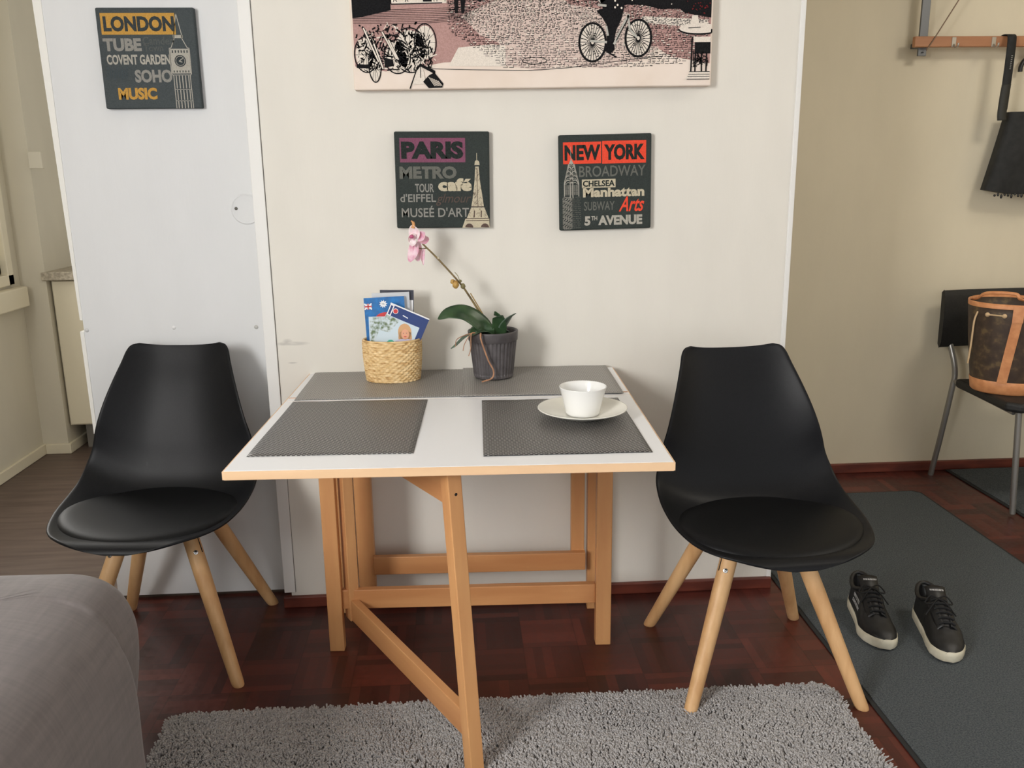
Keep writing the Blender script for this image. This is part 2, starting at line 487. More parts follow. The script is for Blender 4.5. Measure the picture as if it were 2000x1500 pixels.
# ------------------------------------------------------------------ canvases
CANV = {k: noisy('canvas_' + k, c1, c2, 420, 0.85, bump=0.25, dist=0.0006, spec=0.2) for k, c1, c2 in (
    ('slate', rgb(66, 72, 74), rgb(76, 82, 84)), ('green', rgb(48, 54, 52), rgb(58, 64, 62)))}


def ink(n_, *c):
    return noisy('ink_' + n_, rgb(*c), rgb(*[max(0, x - 14) for x in c]), 300, 0.85, spec=0.15)


INK = dict(gold=ink('gold', 196, 152, 78), grey=ink('grey', 150, 148, 142), pale=ink('pale', 178, 174, 164), dim=ink('dim', 92, 96, 94), mid=ink('mid', 112, 112, 106),
           plum=ink('plum', 134, 84, 106), cream=ink('cream', 200, 190, 166), red=ink('red', 232, 84, 62), brown=ink('brown', 100, 84, 78), slate=ink('slate', 64, 70, 72), dark=ink('dark', 46, 52, 50))
Wc = 0.262; T = 0.02


def canvas(name, label, loc, base, tilt=0.0):
    root = thing(name, label, 'canvas', loc)
    root.rotation_euler = (0, tilt, 0)
    b = MB(); b.box(-Wc / 2, Wc / 2, -T, 0, -Wc / 2, Wc / 2)
    b.build('canvas_body', base, root, bevel=0.004, segs=3)
    return root


def U(v): return -Wc / 2 + v * Wc       # 0..1 from the left / from the bottom
Y0 = -T - 0.0005; Y1 = Y0 - 0.0004; Y2 = Y1 - 0.0004

# London
c = canvas('london_canvas', 'square dark canvas lettered LONDON with a clock tower, on the left wall panel', (-0.831, 0.0895, 1.6235), CANV['slate'])
b = MB(); rect(b, U(.045), U(.80), U(.735), U(.945), Y0, 0)
text(b, 'LONDON', U(.07), U(.79), U(.765), U(.915), Y1, 1, bold=.045)
b.build('title_print', [INK['gold'], INK['slate']], c, normals=False)
b = MB()
text(b, 'TUBE', U(.045), U(.435), U(.572), U(.70), Y0, 0, bold=.05)
text(b, 'Camden', U(.45), U(.77), U(.635), U(.715), Y0, 1, bold=.02)
text(b, 'Town', U(.455), U(.655), U(.57), U(.64), Y0, 1, bold=.02)
text(b, 'COVENT GARDEN', U(.065), U(.715), U(.44), U(.54), Y0, 2, bold=.035)
text(b, 'SOHO', U(.335), U(.72), U(.26), U(.39), Y0, 0, bold=.045)
for k in range(9):
    stroke(b, [(U(.05 + .025 * k), U(.29 + .01 * (k % 3))), (U(.07 + .024 * k), U(.42 - .012 * (k % 4)))], .004, Y0, 3)
text(b, 'MUSIC', U(.145), U(.545), U(.09), U(.21), Y0, 4, bold=.05)
b.build('lettering', [INK['grey'], INK['dim'], INK['pale'], ink('faint', 76, 84, 88), INK['gold']], c, normals=False)
b = MB()
P = lambda pts: [(U(x), Y0, U(z)) for x, z in pts]
tw = [(.735, .0), (.735, .33), (.715, .345), (.715, .60), (.735, .605), (.775, .695), (.775, .735), (.815, .94), (.855, .735), (.855, .695), (.90, .605), (.92, .60), (.92, .345), (.905, .33), (.91, .0)]
stroke(b, [(U(x), U(z)) for x, z in tw], .0022, Y0, 0)
b.poly(P([(.722, .35), (.915, .35), (.915, .595), (.722, .595)]), 0)
b.poly(P([(.765, .70), (.865, .70), (.865, .73), (.765, .73)]), 0)
disc(b, U(.818), U(.475), .0165, .0165, Y1, 1); ring(b, U(.818), U(.475), .0165, .0165, .0022, Y2, 0); ring(b, U(.818), U(.475), .012, .012, .0012, Y2, 0)
stroke(b, [(U(.845), U(.50)), (U(.805), U(.472)), (U(.838), U(.462))], .0022, Y2, 0)
for k in range(6):
    rect(b, U(.74 + .03 * k), U(.752 + .03 * k), U(.555), U(.58), Y1, 1); rect(b, U(.74 + .03 * k), U(.75 + .03 * k), U(.36), U(.38), Y1, 1)
for k in range(5):
    for (z0, z1) in ((.20, .33), (.085, .185), (.0, .07)):
        rect(b, U(.755 + .032 * k), U(.765 + .032 * k), U(z0), U(z1), Y0, 0)
for z in (.335, .19, .075): stroke(b, [(U(.735), U(z)), (U(.91), U(z))], .0016, Y1, 0)
b.build('tower_print', [INK['pale'], INK['slate']], c, normals=False)

# Paris
c = canvas('paris_canvas', 'square black canvas lettered PARIS with a lattice tower, above the orchid', (-0.0365, 0, 1.2885), CANV['green'], 0.008)
b = MB(); rect(b, U(.055), U(.745), U(.685), U(.935), Y0, 0)
text(b, 'PARIS', U(.07), U(.725), U(.72), U(.90), Y1, 1, bold=.06)
b.build('title_print', [INK['plum'], INK['dark']], c, normals=False)
b = MB()
text(b, 'METRO', U(.045), U(.65), U(.515), U(.645), Y0, 0, bold=.05)
text(b, 'TOUR', U(.205), U(.405), U(.375), U(.465), Y0, 1, bold=.02)
text(b, 'café', U(.45), U(.81), U(.385), U(.52), Y0, 2, bold=.06)
text(b, "d'EIFFEL", U(.045), U(.425), U(.275), U(.36), Y0, 1, bold=.012)
text(b, 'glmour', U(.425), U(.80), U(.235), U(.36), Y0, 3, shear=.35)
text(b, "MUSEÉ D'ART", U(.055), U(.775), U(.115), U(.235), Y0, 4, bold=.012)
b.build('lettering', [INK['mid'], INK['grey'], INK['cream'], INK['brown'], INK['grey']], c, normals=False)
b = MB()
P = lambda pts: [(U(x), Y0, U(z)) for x, z in pts]
stroke(b, [(U(.865), U(.70)), (U(.865), U(.78))], .0016, Y0)
b.poly(P([(.84, .655), (.895, .655), (.89, .69), (.875, .705), (.855, .705), (.845, .69)]))
b.poly(P([(.848, .64), (.885, .64), (.895, .50), (.925, .30), (.935, .225), (.80, .225), (.815, .30), (.84, .50)]))
b.poly(P([(.80, .215), (.94, .215), (.985, .10), (.75, .10)]))
b.poly(P([(.735, .095), (.992, .095), (.996, .0), (.70, .0)]))
for q in (.775, .945): disc(b, U(q), U(.0), .0115, .0115, Y1, 1, a0=0, a1=math.pi)
stroke(b, [(U(.866), U(.62)), (U(.868), U(.25))], .0014, Y1, 1)
for z in (.222, .098, .075): stroke(b, [(U(.74 if z < .2 else .80), U(z)), (U(.99 if z < .2 else .935), U(z))], .0014, Y1, 1)
random.seed(4)
for k in range(70):
    z = random.uniform(.11, .62); hw = .02 + (.62 - z) * .085 + (.04 if z < .215 else 0)
    x = .867 + random.uniform(-hw, hw); s_ = random.choice((-1, 1))
    stroke(b, [(U(x - .008), U(z - .012 * s_)), (U(x + .008), U(z + .012 * s_))], .0007, Y1, 1)
for x in (.83, .905): stroke(b, [(U(x), U(.11)), (U(x + .003), U(.18))], .003, Y1, 1)
b.build('tower_print', [INK['cream'], INK['brown']], c, normals=False)

# New York
c = canvas('new_york_canvas', 'square black canvas lettered NEW YORK with a stepped skyscraper, above the right table edge', (0.4215, 0, 1.277), CANV['green'], -0.014)
b = MB(); rect(b, U(.045), U(.455), U(.70), U(.925), Y0, 0); rect(b, U(.465), U(.94), U(.695), U(.93), Y0, 0)
text(b, 'NEW', U(.06), U(.445), U(.735), U(.895), Y1, 1, bold=.045)
text(b, 'YORK', U(.485), U(.925), U(.73), U(.895), Y1, 1, bold=.05)
b.build('title_print', [INK['red'], INK['dark']], c, normals=False)
b = MB()
text(b, 'BROADWAY', U(.215), U(.935), U(.56), U(.675), Y0, 0, bold=.012)
rect(b, U(.245), U(.61), U(.445), U(.535), Y0, 2)
text(b, 'CHELSEA', U(.255), U(.60), U(.458), U(.522), Y1, 4, bold=.03)
text(b, 'Manhattan', U(.255), U(.925), U(.345), U(.45), Y0, 2, bold=.045)
text(b, 'SUBWAY', U(.265), U(.60), U(.205), U(.30), Y0, 0, bold=.012)
text(b, 'Arts', U(.645), U(.925), U(.185), U(.345), Y0, 3, bold=.018, shear=.4)
text(b, '5', U(.27), U(.335), U(.045), U(.145), Y0, 1, bold=.05)
text(b, 'TH', U(.345), U(.41), U(.10), U(.145), Y0, 1, bold=.02)
text(b, 'AVENUE', U(.42), U(.905), U(.045), U(.15), Y0, 1, bold=.05)
b.build('lettering', [INK['mid'], INK['pale'], INK['cream'], INK['red'], INK['dark']], c, normals=False)
b = MB()
stroke(b, [(U(.128), U(.74)), (U(.125), U(.88))], .0012, Y2)
b.poly([(U(.105), Y1, U(.70)), (U(.155), Y1, U(.70)), (U(.13), Y1, U(.76))])
for k, (hw, z) in enumerate(((.028, .665), (.042, .62), (.055, .575), (.066, .53), (.072, .485))):
    for s_ in (-1, 1):
        cxx = U(.132 + s_ * hw * .5)
        stroke(b, [(cxx + hw * .5 * Wc * math.cos(a), U(z) + .0125 * math.sin(a)) for a in [math.pi * i / 10 for i in range(11)]], .0026, Y0)
        stroke(b, [(cxx + hw * .3 * Wc * math.cos(a), U(z) + .006 * math.sin(a)) for a in [math.pi * i / 8 for i in range(9)]], .001, Y0)
for s_ in (-1, 1): stroke(b, [(U(.132 + s_ * .078), U(.36)), (U(.132 + s_ * .078), U(.50)), (U(.132 + s_ * .03), U(.70))], .0022, Y0)
for x in (.118, .146): stroke(b, [(U(x), U(.34)), (U(x), U(.60))], .003, Y0)
for r_ in range(34):
    z = .012 + r_ * .0102
    for k in range(17):
        x = .035 + k * .0117
        if (k * 7 + r_ * 3) % 11 > 1 and (k < 10 or r_ % 2): rect(b, U(x), U(x + .007), U(z), U(z + .0062), Y0, 0 if k < 9 else 1)
for r_ in range(9):
    for k in range(12):
        x = .06 + k * .0122; rect(b, U(x), U(x + .005), U(.375 + r_ * .012), U(.383 + r_ * .012), Y0, 0)
b.build('tower_print', [INK['pale'], INK['mid']], c, normals=False)


# ------------------------------------------------------------------ the large picture
BW, BH, BT = 0.975, 0.66, 0.035
root = thing('street_scene_canvas', 'large wide canvas print of bicycles on a cobbled street, at the top of the wall', 'picture', (0.2215, 0, 1.530))
root.rotation_euler = (0, -0.0055, 0)
b = MB(); b.box(-BW / 2, BW / 2, -BT, 0, 0, BH)
b.build('canvas_body', noisy('canvas_cream', rgb(232, 216, 202), rgb(238, 224, 212), 8, 0.85, spec=0.2), root, bevel=0.004, segs=3)


def S(px, py):      # sketch units of the print (0..1000 across, 0..235 up from the lower edge)
    return (-BW / 2 + px / 1000 * BW, py / 1000 * BW)


def sp(pts, lay, mi, mb):
    y = -BT - 0.0005 - 0.0003 * lay
    pts = [(min(996, max(4, p[0])), min(670, max(1, p[1]))) for p in pts]
    mb.poly([(S(*p)[0], y, S(*p)[1]) for p in pts], mi)


def sl(pts, w_, lay, mi, mb):
    stroke(mb, [S(min(996, max(4, p[0])), p[1]) for p in pts], w_ / 1000 * BW, -BT - 0.0005 - 0.0003 * lay, mi)


def ell(cx_, cy_, rx, ry, n=30, a0=0, a1=2 * math.pi):
    return [(cx_ + rx * math.cos(a0 + (a1 - a0) * k / n), cy_ + ry * math.sin(a0 + (a1 - a0) * k / n)) for k in range(n + 1)]


pb = MB(); PK, BK, WH, GR, RD, DP = 0, 1, 2, 3, 4, 5
# tall upper part of the print (outside the frame of view): dark house fronts
sp([(6, 250), (994, 250), (994, 670), (6, 670)], 0, WH, pb)
for x0, x1 in ((6, 118), (300, 420), (560, 994)): sp([(x0, 250), (x1, 250), (x1, 640), (x0, 640)], 1, BK, pb)
# street
sp([(6, 62), (6, 250), (700, 250), (994, 200), (994, 60), (880, 80), (840, 105), (760, 78), (560, 75), (250, 70), (190, 60), (140, 62), (90, 48), (40, 55)], 0, PK, pb)
sp([(262, 60), (290, 108), (380, 116), (420, 112), (420, 58)], 1.5, WH, pb)
sp([(300, 190), (420, 240), (560, 250), (600, 215), (560, 60), (520, 45), (420, 60), (400, 120), (350, 140)], 1, DP, pb)
sp([(560, 60), (600, 215), (760, 195), (780, 110), (850, 105), (800, 70), (700, 50)], 1, DP, pb)
sp([(790, 170), (985, 150), (985, 175), (800, 185)], 1, WH, pb)
random.seed(11)
inside = lambda x, z: (x > 262 + max(0, (150 - z)) * 1.55 and x < 985 - max(0, 100 - z) * 2.0 and 48 + 0.02 * abs(x - 500) < z < 240)
z = 48.0
while z < 240:
    step = 6.6 - (z - 48) * 0.022; x = 260 + random.uniform(0, 8)
    while x < 985:
        ln = random.uniform(5, 13) * (1.0 if z < 140 else .75)
        if inside(x, z) and random.random() < .90:
            j = random.uniform(-1.2, 1.2)
            sl([(x, z + j), (x + ln, z + j + random.uniform(-.8, .8))], random.uniform(1.0, 1.9), 2, BK, pb)
            if random.random() < .6: sl([(x + ln, z + j), (x + ln + random.uniform(-4, -1), z + j + step)], 1.2, 2, BK, pb)
            if random.random() < .25: sl([(x + 1, z + step * .5), (x + ln * .8, z + step * .5)], 2.6, 2, WH, pb)
        x += ln + random.uniform(1.5, 5)
    z += step
for k in range(9): sl([(8, 172 + k * 4), (180 + 20 * k, 170 + k * 5.2), (330, 180 + k * 4)], 1.2, 2, BK, pb)
# dark building, white van front, people at the back
sp([(6, 185), (30, 188), (110, 205), (110, 250), (6, 250)], 3, BK, pb)
sp([(112, 222), (262, 222), (262, 250), (112, 250)], 3, WH, pb)
sl([(110, 250), (112, 220), (250, 223)], 2.5, 4, BK, pb); sp([(198, 226), (222, 226), (222, 250), (198, 250)], 4, BK, pb)
for x in (228, 236, 258): sl([(x, 226), (x, 250)], 1.8, 4, BK, pb)
sl([(118, 226), (122, 234), (128, 226)], 2, 4, BK, pb); sl([(150, 226), (156, 236), (158, 226)], 2, 4, BK, pb)
sp([(284, 196), (292, 196), (294, 228), (300, 228), (301, 196), (309, 196), (314, 238), (350, 226), (372, 232), (378, 250), (276, 250), (282, 236)], 4, BK, pb)
# dark right background
sp([(560, 250), (600, 240), (670, 226), (690, 222), (690, 250)], 3, BK, pb)
sp([(740, 250), (745, 215), (800, 214), (850, 203), (905, 203), (920, 192), (994, 180), (994, 250)], 3, BK, pb)
for k in range(40):
    x, z = random.uniform(925, 990), random.uniform(190, 248); sl([(x, z), (x + random.uniform(-5, 5), z + random.uniform(-4, 4))], random.uniform(1.5, 3.5), 4, RD if random.random() < .6 else BK, pb)
for x, z in ((770, 225), (880, 215), (878, 232), (862, 244)): sl([(x, z), (x + 3, z + 1)], 2.5, 4, WH, pb)
# kerb lines
sl([(205, 54), (330, 50), (480, 46), (590, 52), (680, 62), (800, 76), (850, 80)], 1.6, 3, BK, pb)
sl(ell(500, 72, 34, 9), 2.0, 3, BK, pb)
# cyclist
for cxx, cyy, rx, ry in ((662, 118, 37, 50), (790, 128, 36, 48)):
    sp(ell(cxx, cyy, rx, ry), 3, WH, pb)
    for k in range(26):
        a = k * math.pi / 13 + .1; sl([(cxx + 4 * math.cos(a), cyy + 5 * math.sin(a)), (cxx + rx * math.cos(a + .12), cyy + ry * math.sin(a + .12))], 1.8, 4, BK, pb)
    for k in range(40):
        a = random.uniform(0, 6.28); q = random.uniform(.3, .9); sl([(cxx + rx * q * math.cos(a), cyy + ry * q * math.sin(a)), (cxx + rx * q * math.cos(a) + random.uniform(-8, 8), cyy + ry * q * math.sin(a) + random.uniform(-3, 3))], 1.8, 4, BK, pb)
    sl(ell(cxx, cyy, rx, ry), 6, 5, BK, pb)
sp([(690, 250), (682, 225), (690, 205), (672, 200), (690, 180), (700, 165), (702, 120), (695, 95), (712, 88), (724, 98), (722, 120), (728, 150), (742, 178), (750, 210), (752, 250)], 6, BK, pb)
sp([(668, 250), (670, 232), (685, 218), (700, 228), (700, 250)], 6, GR, pb)
sl([(676, 215), (700, 212)], 6, 7, GR, pb); sl([(722, 112), (756, 178), (764, 190)], 7, 7, GR, pb); sl([(728, 122), (762, 182)], 2.5, 8, BK, pb)
sl([(760, 188), (766, 150), (786, 130)], 6, 7, GR, pb); sl([(655, 122), (702, 118)], 6, 7, GR, pb); sl([(705, 135), (700, 160)], 5, 7, GR, pb)
sl([(704, 92), (730, 78)], 4, 7, BK, pb)
for x, z in ((724, 225), (731, 214), (724, 208), (742, 206)): sp(ell(x, z, 2.6, 3, 10), 7, WH, pb)
# parked bicycles, lower left
for cxx, cyy, rx, ry in ((38, 92, 32, 46), (60, 66, 17, 46), (158, 102, 46, 58), (200, 122, 30, 48), (122, 86, 36, 44)):
    sp(ell(cxx, cyy, rx * .9, ry * .9), 3, WH, pb); sl(ell(cxx, cyy, rx, ry), 3, 4, BK, pb)
    for k in range(12):
        a = k * math.pi / 6; sl([(cxx, cyy), (cxx + rx * math.cos(a), cyy + ry * math.sin(a))], 1.0, 4, BK, pb)
for k in range(420):
    x, z = random.uniform(12, 222), random.uniform(50, 168)
    if z > 120 + 40 * (1 - abs(x - 110) / 112) + 10: continue
    a = random.choice((1.1, 1.3, 2.0, -.5, .2)) + random.uniform(-.3, .3); ln = random.uniform(5, 20)
    sl([(x, z), (x + ln * math.cos(a), z + ln * math.sin(a))], random.uniform(1.6, 4.0), 5, BK if random.random() < .66 else WH, pb)
for k in range(40):
    x = random.uniform(15, 190); z = 150 + random.uniform(-14, 20); sl([(x, z), (x + random.uniform(-9, 9), z + random.uniform(-7, 7))], 4, 5, BK, pb)
for p, q in (((34, 160), (70, 75)), ((84, 150), (120, 80)), ((100, 130), (125, 78)), ((60, 120), (82, 55))):
    sl([p, q], 7, 6, BK, pb); sl([p, q], 4, 7, WH, pb)
sp([(10, 58), (46, 56), (46, 66), (10, 68)], 6, BK, pb); sp([(86, 58), (112, 62), (110, 78), (88, 84)], 6, BK, pb)
# folding board standing in the street
sp([(160, 12), (178, 62), (184, 68), (194, 44), (196, 15)], 7, WH, pb); sl([(153, 2), (178, 62)], 3, 8, BK, pb); sl([(184, 30), (184, 62)], 2, 8, BK, pb)
sp([(172, 56), (184, 68), (225, 48), (222, 40), (184, 60), (176, 50)], 8, BK, pb)
sp([(190, 20), (206, 36), (222, 44), (246, 14), (242, 4), (205, 3)], 8, BK, pb)
for k in range(6): sl([(206 + k * 5, 32 - k * 2), (222 + k * 4, 8)], 1.5, 9, WH, pb)
# cafe table at the right edge
sp(ell(960, 152, 56, 13), 6, WH, pb); sl(ell(960, 150, 56, 13, 30, math.pi, 2 * math.pi), 4, 7, BK, pb)
sp([(934, 154), (962, 154), (956, 186), (940, 186)], 7, WH, pb); sl([(930, 153), (965, 155)], 2, 8, BK, pb)
sp([(946, 116), (994, 116), (994, 130), (946, 130)], 7, WH, pb); sp([(950, 86), (994, 86), (994, 116), (950, 116)], 7, BK, pb)
for x in (942, 952, 968, 984): sl([(x, 130), (x + random.uniform(-3, 3), 38)], 4, 6, BK, pb)
for k in range(24): sl([(random.uniform(940, 990), random.uniform(50, 95)), (random.uniform(940, 990), random.uniform(50, 95))], 2, 7, BK, pb)
sp([(924, 18), (938, 38), (994, 38), (994, 18)], 6, WH, pb)
for z in (18, 25, 31, 38): sl([(924 + z * .3, z), (994, z)], 1.6, 7, BK, pb)
pb.build('printed_picture', [ink('pink', 186, 150, 144), ink('black', 30, 30, 32), ink('white', 236, 226, 214), ink('lightgrey', 190, 188, 180), ink('darkred', 120, 40, 42), ink('paving', 222, 202, 192)], root, normals=False)

# ------------------------------------------------------------------ gateleg table
TZ = 0.742
root = thing('gateleg_table', 'white topped birch gateleg table with its leaf raised, standing against the wall', 'table', (0.004, -0.006, 0), math.radians(-2.0))
TABLE = root
HW = 0.445; HY = -0.332; FY = -0.874


def slab(name, y0, y1, parent):
    b = MB(); b.box(-HW, HW, y0, y1, TZ - 0.0175, TZ)
    o = b.build(name, M['laminate_white'], parent, bevel=0.0012)
    e = MB(); t_ = 0.0022
    e.box(-HW - t_, HW + t_, y0 - t_, y0, TZ - 0.0175, TZ - 0.0006)
    e.box(-HW - t_, -HW, y0, y1, TZ - 0.0175, TZ - 0.0006); e.box(HW, HW + t_, y0, y1, TZ - 0.0175, TZ - 0.0006)
    u = MB(); u.box(-HW, HW, y0, y1, TZ - 0.019, TZ - 0.0172); u.build('underside', M['edge'], o)
    e.build('edge_band', M['edge'], o)
    return o


slab('fixed_top', HY + 0.0012, 0.0, root)
slab('drop_leaf', FY, HY - 0.0012, root)
# hinges showing at both ends of the joint
for sx in (-1, 1):
    b = MB(); b.box(sx * (HW - .012) - .010, sx * (HW - .012) + .010, HY + 0.028, HY + 0.034, TZ - .001, TZ + 0.0008)
    b.build('hinge', mat('hinge_copper', rgb(206, 160, 130), 0.4, metallic=.5), root)


def post(name, x, y, wx, wy, z0, z1, rz=0.0, parent=root, mt='birch'):
    b = MB(); b.box(-wx / 2, wx / 2, -wy / 2, wy / 2, z0, z1)
    return b.build(name, M[mt], parent, loc=(x, y, 0), rot=(0, 0, rz), bevel=0.0022)


post('leg', -0.363, -0.276, 0.041, 0.030, 0, TZ - 0.0192)
post('leg', 0.388, -0.276, 0.043, 0.034, 0, TZ - 0.0192)
post('leg', -0.368, -0.055, 0.034, 0.034, 0, TZ - 0.0192)
post('leg', 0.381, -0.065, 0.030, 0.034, 0, TZ - 0.0192)


def rail(name, x0, x1, y, wy, z0, z1, parent=root):
    b = MB(); b.box(x0, x1, y - wy / 2, y + wy / 2, z0, z1)
    return b.build(name, M['birch_x'], parent, bevel=0.002)


rail('stretcher', -0.3425, 0.3665, -0.268, 0.022, 0.124, 0.181)
rail('apron', -0.3425, 0.3665, -0.272, 0.018, 0.665, TZ - 0.0192)
rail('apron', -0.351, 0.366, -0.04, 0.018, 0.665, TZ - 0.0192)
for x in (-0.363, 0.388): 
    b = MB(); b.box(x - .009, x + .009, -0.258, -0.083, 0.665, TZ - .0192); b.build('apron', M['birch'], root, bevel=0.002)
# the closed gate at the back
post('closed_gate_post', -0.300, -0.075, 0.050, 0.028, 0.085, TZ - 0.024)
post('closed_gate_post', 0.336, -0.075, 0.040, 0.028, 0.145, TZ - 0.024)
rail('closed_gate_rail', -0.275, 0.3575, -0.100, 0.0215, 0.144, 0.200)
# the gate swung out under the leaf
GH = Vector((-0.318, -0.262)); GL = Vector((0.022, -0.815)); gd = GL - GH; ga = math.atan2(gd.y, gd.x)
post('gate_hinge_post', GH.x, GH.y, 0.038, 0.030, 0.088, TZ - 0.024, ga)
b = MB(); tpl = Vector((GL.x - .026, GL.y + .004, TZ - .0193)); btl = Vector((GL.x + .010, GL.y - .012, 0.0))
cz_, sz_ = math.cos(ga) * .0165, math.sin(ga) * .0165
b.add([e + Vector((cz_ * p - sz_ * q, sz_ * p + cz_ * q, 0)) for e in (btl, tpl) for p, q in ((-1, -1), (1, -1), (1, 1), (-1, 1))], [(3, 2, 1, 0), (4, 5, 6, 7), (0, 1, 5, 4), (1, 2, 6, 5), (2, 3, 7, 6), (3, 0, 4, 7)])
b.build('gate_leg', M['birch'], root, bevel=0.0022)
L_ = gd.length
for nm, z0, z1, sh in (('gate_rail', 0.090, 0.152, 0.0), ('gate_rail', 0.622, 0.682, 0.022)):
    b = MB(); b.box(0.019, L_ - 0.014 - sh, -0.011, 0.011, z0, z1)
    b.build(nm, M['birch_x'], root, loc=(GH.x, GH.y, 0), rot=(0, 0, ga), bevel=0.002)
b = MB(); b.lathe([(0.0, 0.0006), (0.0028, 0.0006), (0.0034, 0)][::-1], 12)
o = b.build('knot', M['dark'], root); o.matrix_parent_inverse = Matrix()
nrm = Vector((math.sin(ga), -math.cos(ga), 0)); pc = Vector((GL.x - .023, GL.y + .003, 0.665)) + Vector((math.cos(ga), math.sin(ga), 0)) * 0.0168
o.location = pc; o.rotation_euler = (Vector((math.cos(ga), math.sin(ga), 0))).to_track_quat('Z', 'Y').to_euler()


# ------------------------------------------------------------------ placemats
def weave(nm, ca, cb, cc):
    mt = mat(nm, ca, 0.42, spec=0.7); t = NT(mt)
    p = 0.0052
    v = t.coords((1 / p, 1 / p, 1)); s_ = t.n('ShaderNodeSeparateXYZ'); t.l(v, s_.inputs[0])
    fx = t.math('FLOOR', s_.outputs[0]); fy = t.math('FLOOR', s_.outputs[1])
    par = t.math('GREATER_THAN', t.math('PINGPONG', t.math('ADD', fx, fy), 1.0), 0.5)
    ax = t.math('ABSOLUTE', t.math('SUBTRACT', t.math('FRACT', s_.outputs[0]), 0.5)); ay = t.math('ABSOLUTE', t.math('SUBTRACT', t.math('FRACT', s_.outputs[1]), 0.5))
    d = t.math('MAXIMUM', t.math('MULTIPLY', ax, 0.8), ay)
    core = t.math('LESS_THAN', d, 0.34)
    f = t.math('MULTIPLY', par, core)
    dk = t.math('GREATER_THAN', t.math('MAXIMUM', ax, ay), 0.42)
    c = t.ramp(f, [(0.0, ca), (1.0, cb)])
    mx = t.n('ShaderNodeMix', data_type='RGBA'); t.l(dk, mx.inputs[0]); t.l(c, mx.inputs[6]); mx.inputs[7].default_value = cc
    t.l(mx.outputs[2], t.b.inputs['Base Color'])
    t.bump(t.math('SUBTRACT', 1.0, d), 0.5, 0.001)
    return mt


M['weave'] = weave('woven_vinyl', rgb(56, 55, 54), rgb(160, 157, 153), rgb(34, 33, 33))
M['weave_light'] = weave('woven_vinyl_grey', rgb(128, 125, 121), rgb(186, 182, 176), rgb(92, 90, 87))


def placemat(label, cx_, cy_, wx, wy, z, rz, mt='weave'):
    b = MB()
    nx, ny = 24, 24; random.seed(int(cx_ * 1000) + 7)
    rows = [[(-wx / 2 + wx * i / nx, -wy / 2 + wy * j / ny, 0.0009 + 0.0004 * math.sin(i * .7 + j * .3)) for i in range(nx + 1)] for j in range(ny + 1)]
    b.grid(rows)
    o = b.build('placemat', M[mt], loc=(cx_, cy_, z), rot=(0, 0, rz), solid=0.0012)
    tag(o, label, 'placemat', 'woven placemats on the white table'); return o


placemat('dark grey woven placemat lying bare on the left half of the table leaf', -0.2665, -0.563, 0.343, 0.442, TZ + .0008, -0.035)
placemat('dark grey woven placemat under the cup and saucer', 0.220, -0.604, 0.348, 0.448, TZ + .0008, -0.022)
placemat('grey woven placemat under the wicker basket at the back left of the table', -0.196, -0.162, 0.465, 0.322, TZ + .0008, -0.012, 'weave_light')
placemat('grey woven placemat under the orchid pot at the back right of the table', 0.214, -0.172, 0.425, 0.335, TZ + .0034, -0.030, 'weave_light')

# ------------------------------------------------------------------ wicker basket
root = thing('wicker_basket', 'small oval straw coloured wicker basket holding brochures on the table', 'basket', (-0.190, -0.112, TZ + 0.0024))
def wick(a, z): return 1 + 0.026 * math.sin(a * 30 + (math.pi if int(z / 0.0062) % 2 else 0)) 
prof = []
for k in range(0, 79):
    t_ = k / 78; z = 0.114 * t_
    prof.append((0.0735 + 0.007 * math.sin(t_ * math.pi * .6) + 0.0013 * abs(math.sin(z / 0.0062 * math.pi)), z))
b = MB(); b.lathe(prof, 204, ey=0.74, mod=wick)
inner = [(r_ - 0.005, z) for r_, z in prof[::-1] if z > 0.006]
b.lathe([(prof[-1][0] - .001, .115), (prof[-1][0] - .004, .115)] + inner + [(0.0, 0.006)], 96, ey=0.74, capb=False)
mt = mat('wicker', rgb(216, 184, 130), 0.7); t = NT(mt)
wv = t.n('ShaderNodeTexNoise'); wv.inputs['Scale'].default_value = 50; t.l(t.coords((1, 1, 3.6)), wv.inputs['Vector'])
t.l(t.ramp(wv.outputs['Fac'], [(0.28, rgb(176, 132, 80)), (0.45, rgb(216, 182, 128)), (0.7, rgb(236, 210, 164))]), t.b.inputs['Base Color'])
t.bump(wv.outputs['Fac'], 0.25, 0.0015)
b.build('woven_body', mt, root)
b = MB(); b.tube([(0.0785 * math.cos(a), 0.0785 * .74 * math.sin(a), 0.1145) for a in [2 * math.pi * k / 60 for k in range(61)]], 0.0034, 8)
b.build('rim', mt, root)


# ------------------------------------------------------------------ brochures standing in the basket
SKY = mat('print_sky', rgb(206, 222, 232), 0.35); BLUE = mat('print_blue', rgb(30, 100, 180), 0.3); NAVY = mat('print_navy', rgb(40, 62, 120), 0.3)
PAPER = mat('paper_white', rgb(238, 238, 240), 0.5); PRED = mat('print_red', rgb(206, 62, 62), 0.35); PGREEN = noisy('print_foliage', rgb(104, 124, 88), rgb(208, 220, 226), 90, 0.4, lo=.38, hi=.6)
SKIN = mat('print_skin', rgb(228, 168, 136), 0.4); HAIR = mat('print_hair', rgb(212, 166, 120), 0.4); TEAL = mat('print_teal', rgb(70, 178, 156), 0.4); LILAC = mat('print_lilac', rgb(200, 196, 220), 0.4)
DK = mat('print_dark', rgb(50, 52, 66), 0.4); BLUEGREEN = noisy('print_sea', rgb(36, 98, 160), rgb(30, 120, 190), 60, 0.3)


def brochure(label, x, y, z, w_, h_, th, roll, lean, cover):
    root = thing('brochure', label, 'brochure', (x, y, z), group='brochures in the wicker basket')
    root.rotation_euler = (lean, roll, 0)
    b = MB(); b.box(-w_ / 2, w_ / 2, 0.0004, th, 0, h_); b.build('pages', PAPER, root, bevel=0.0006)
    return root


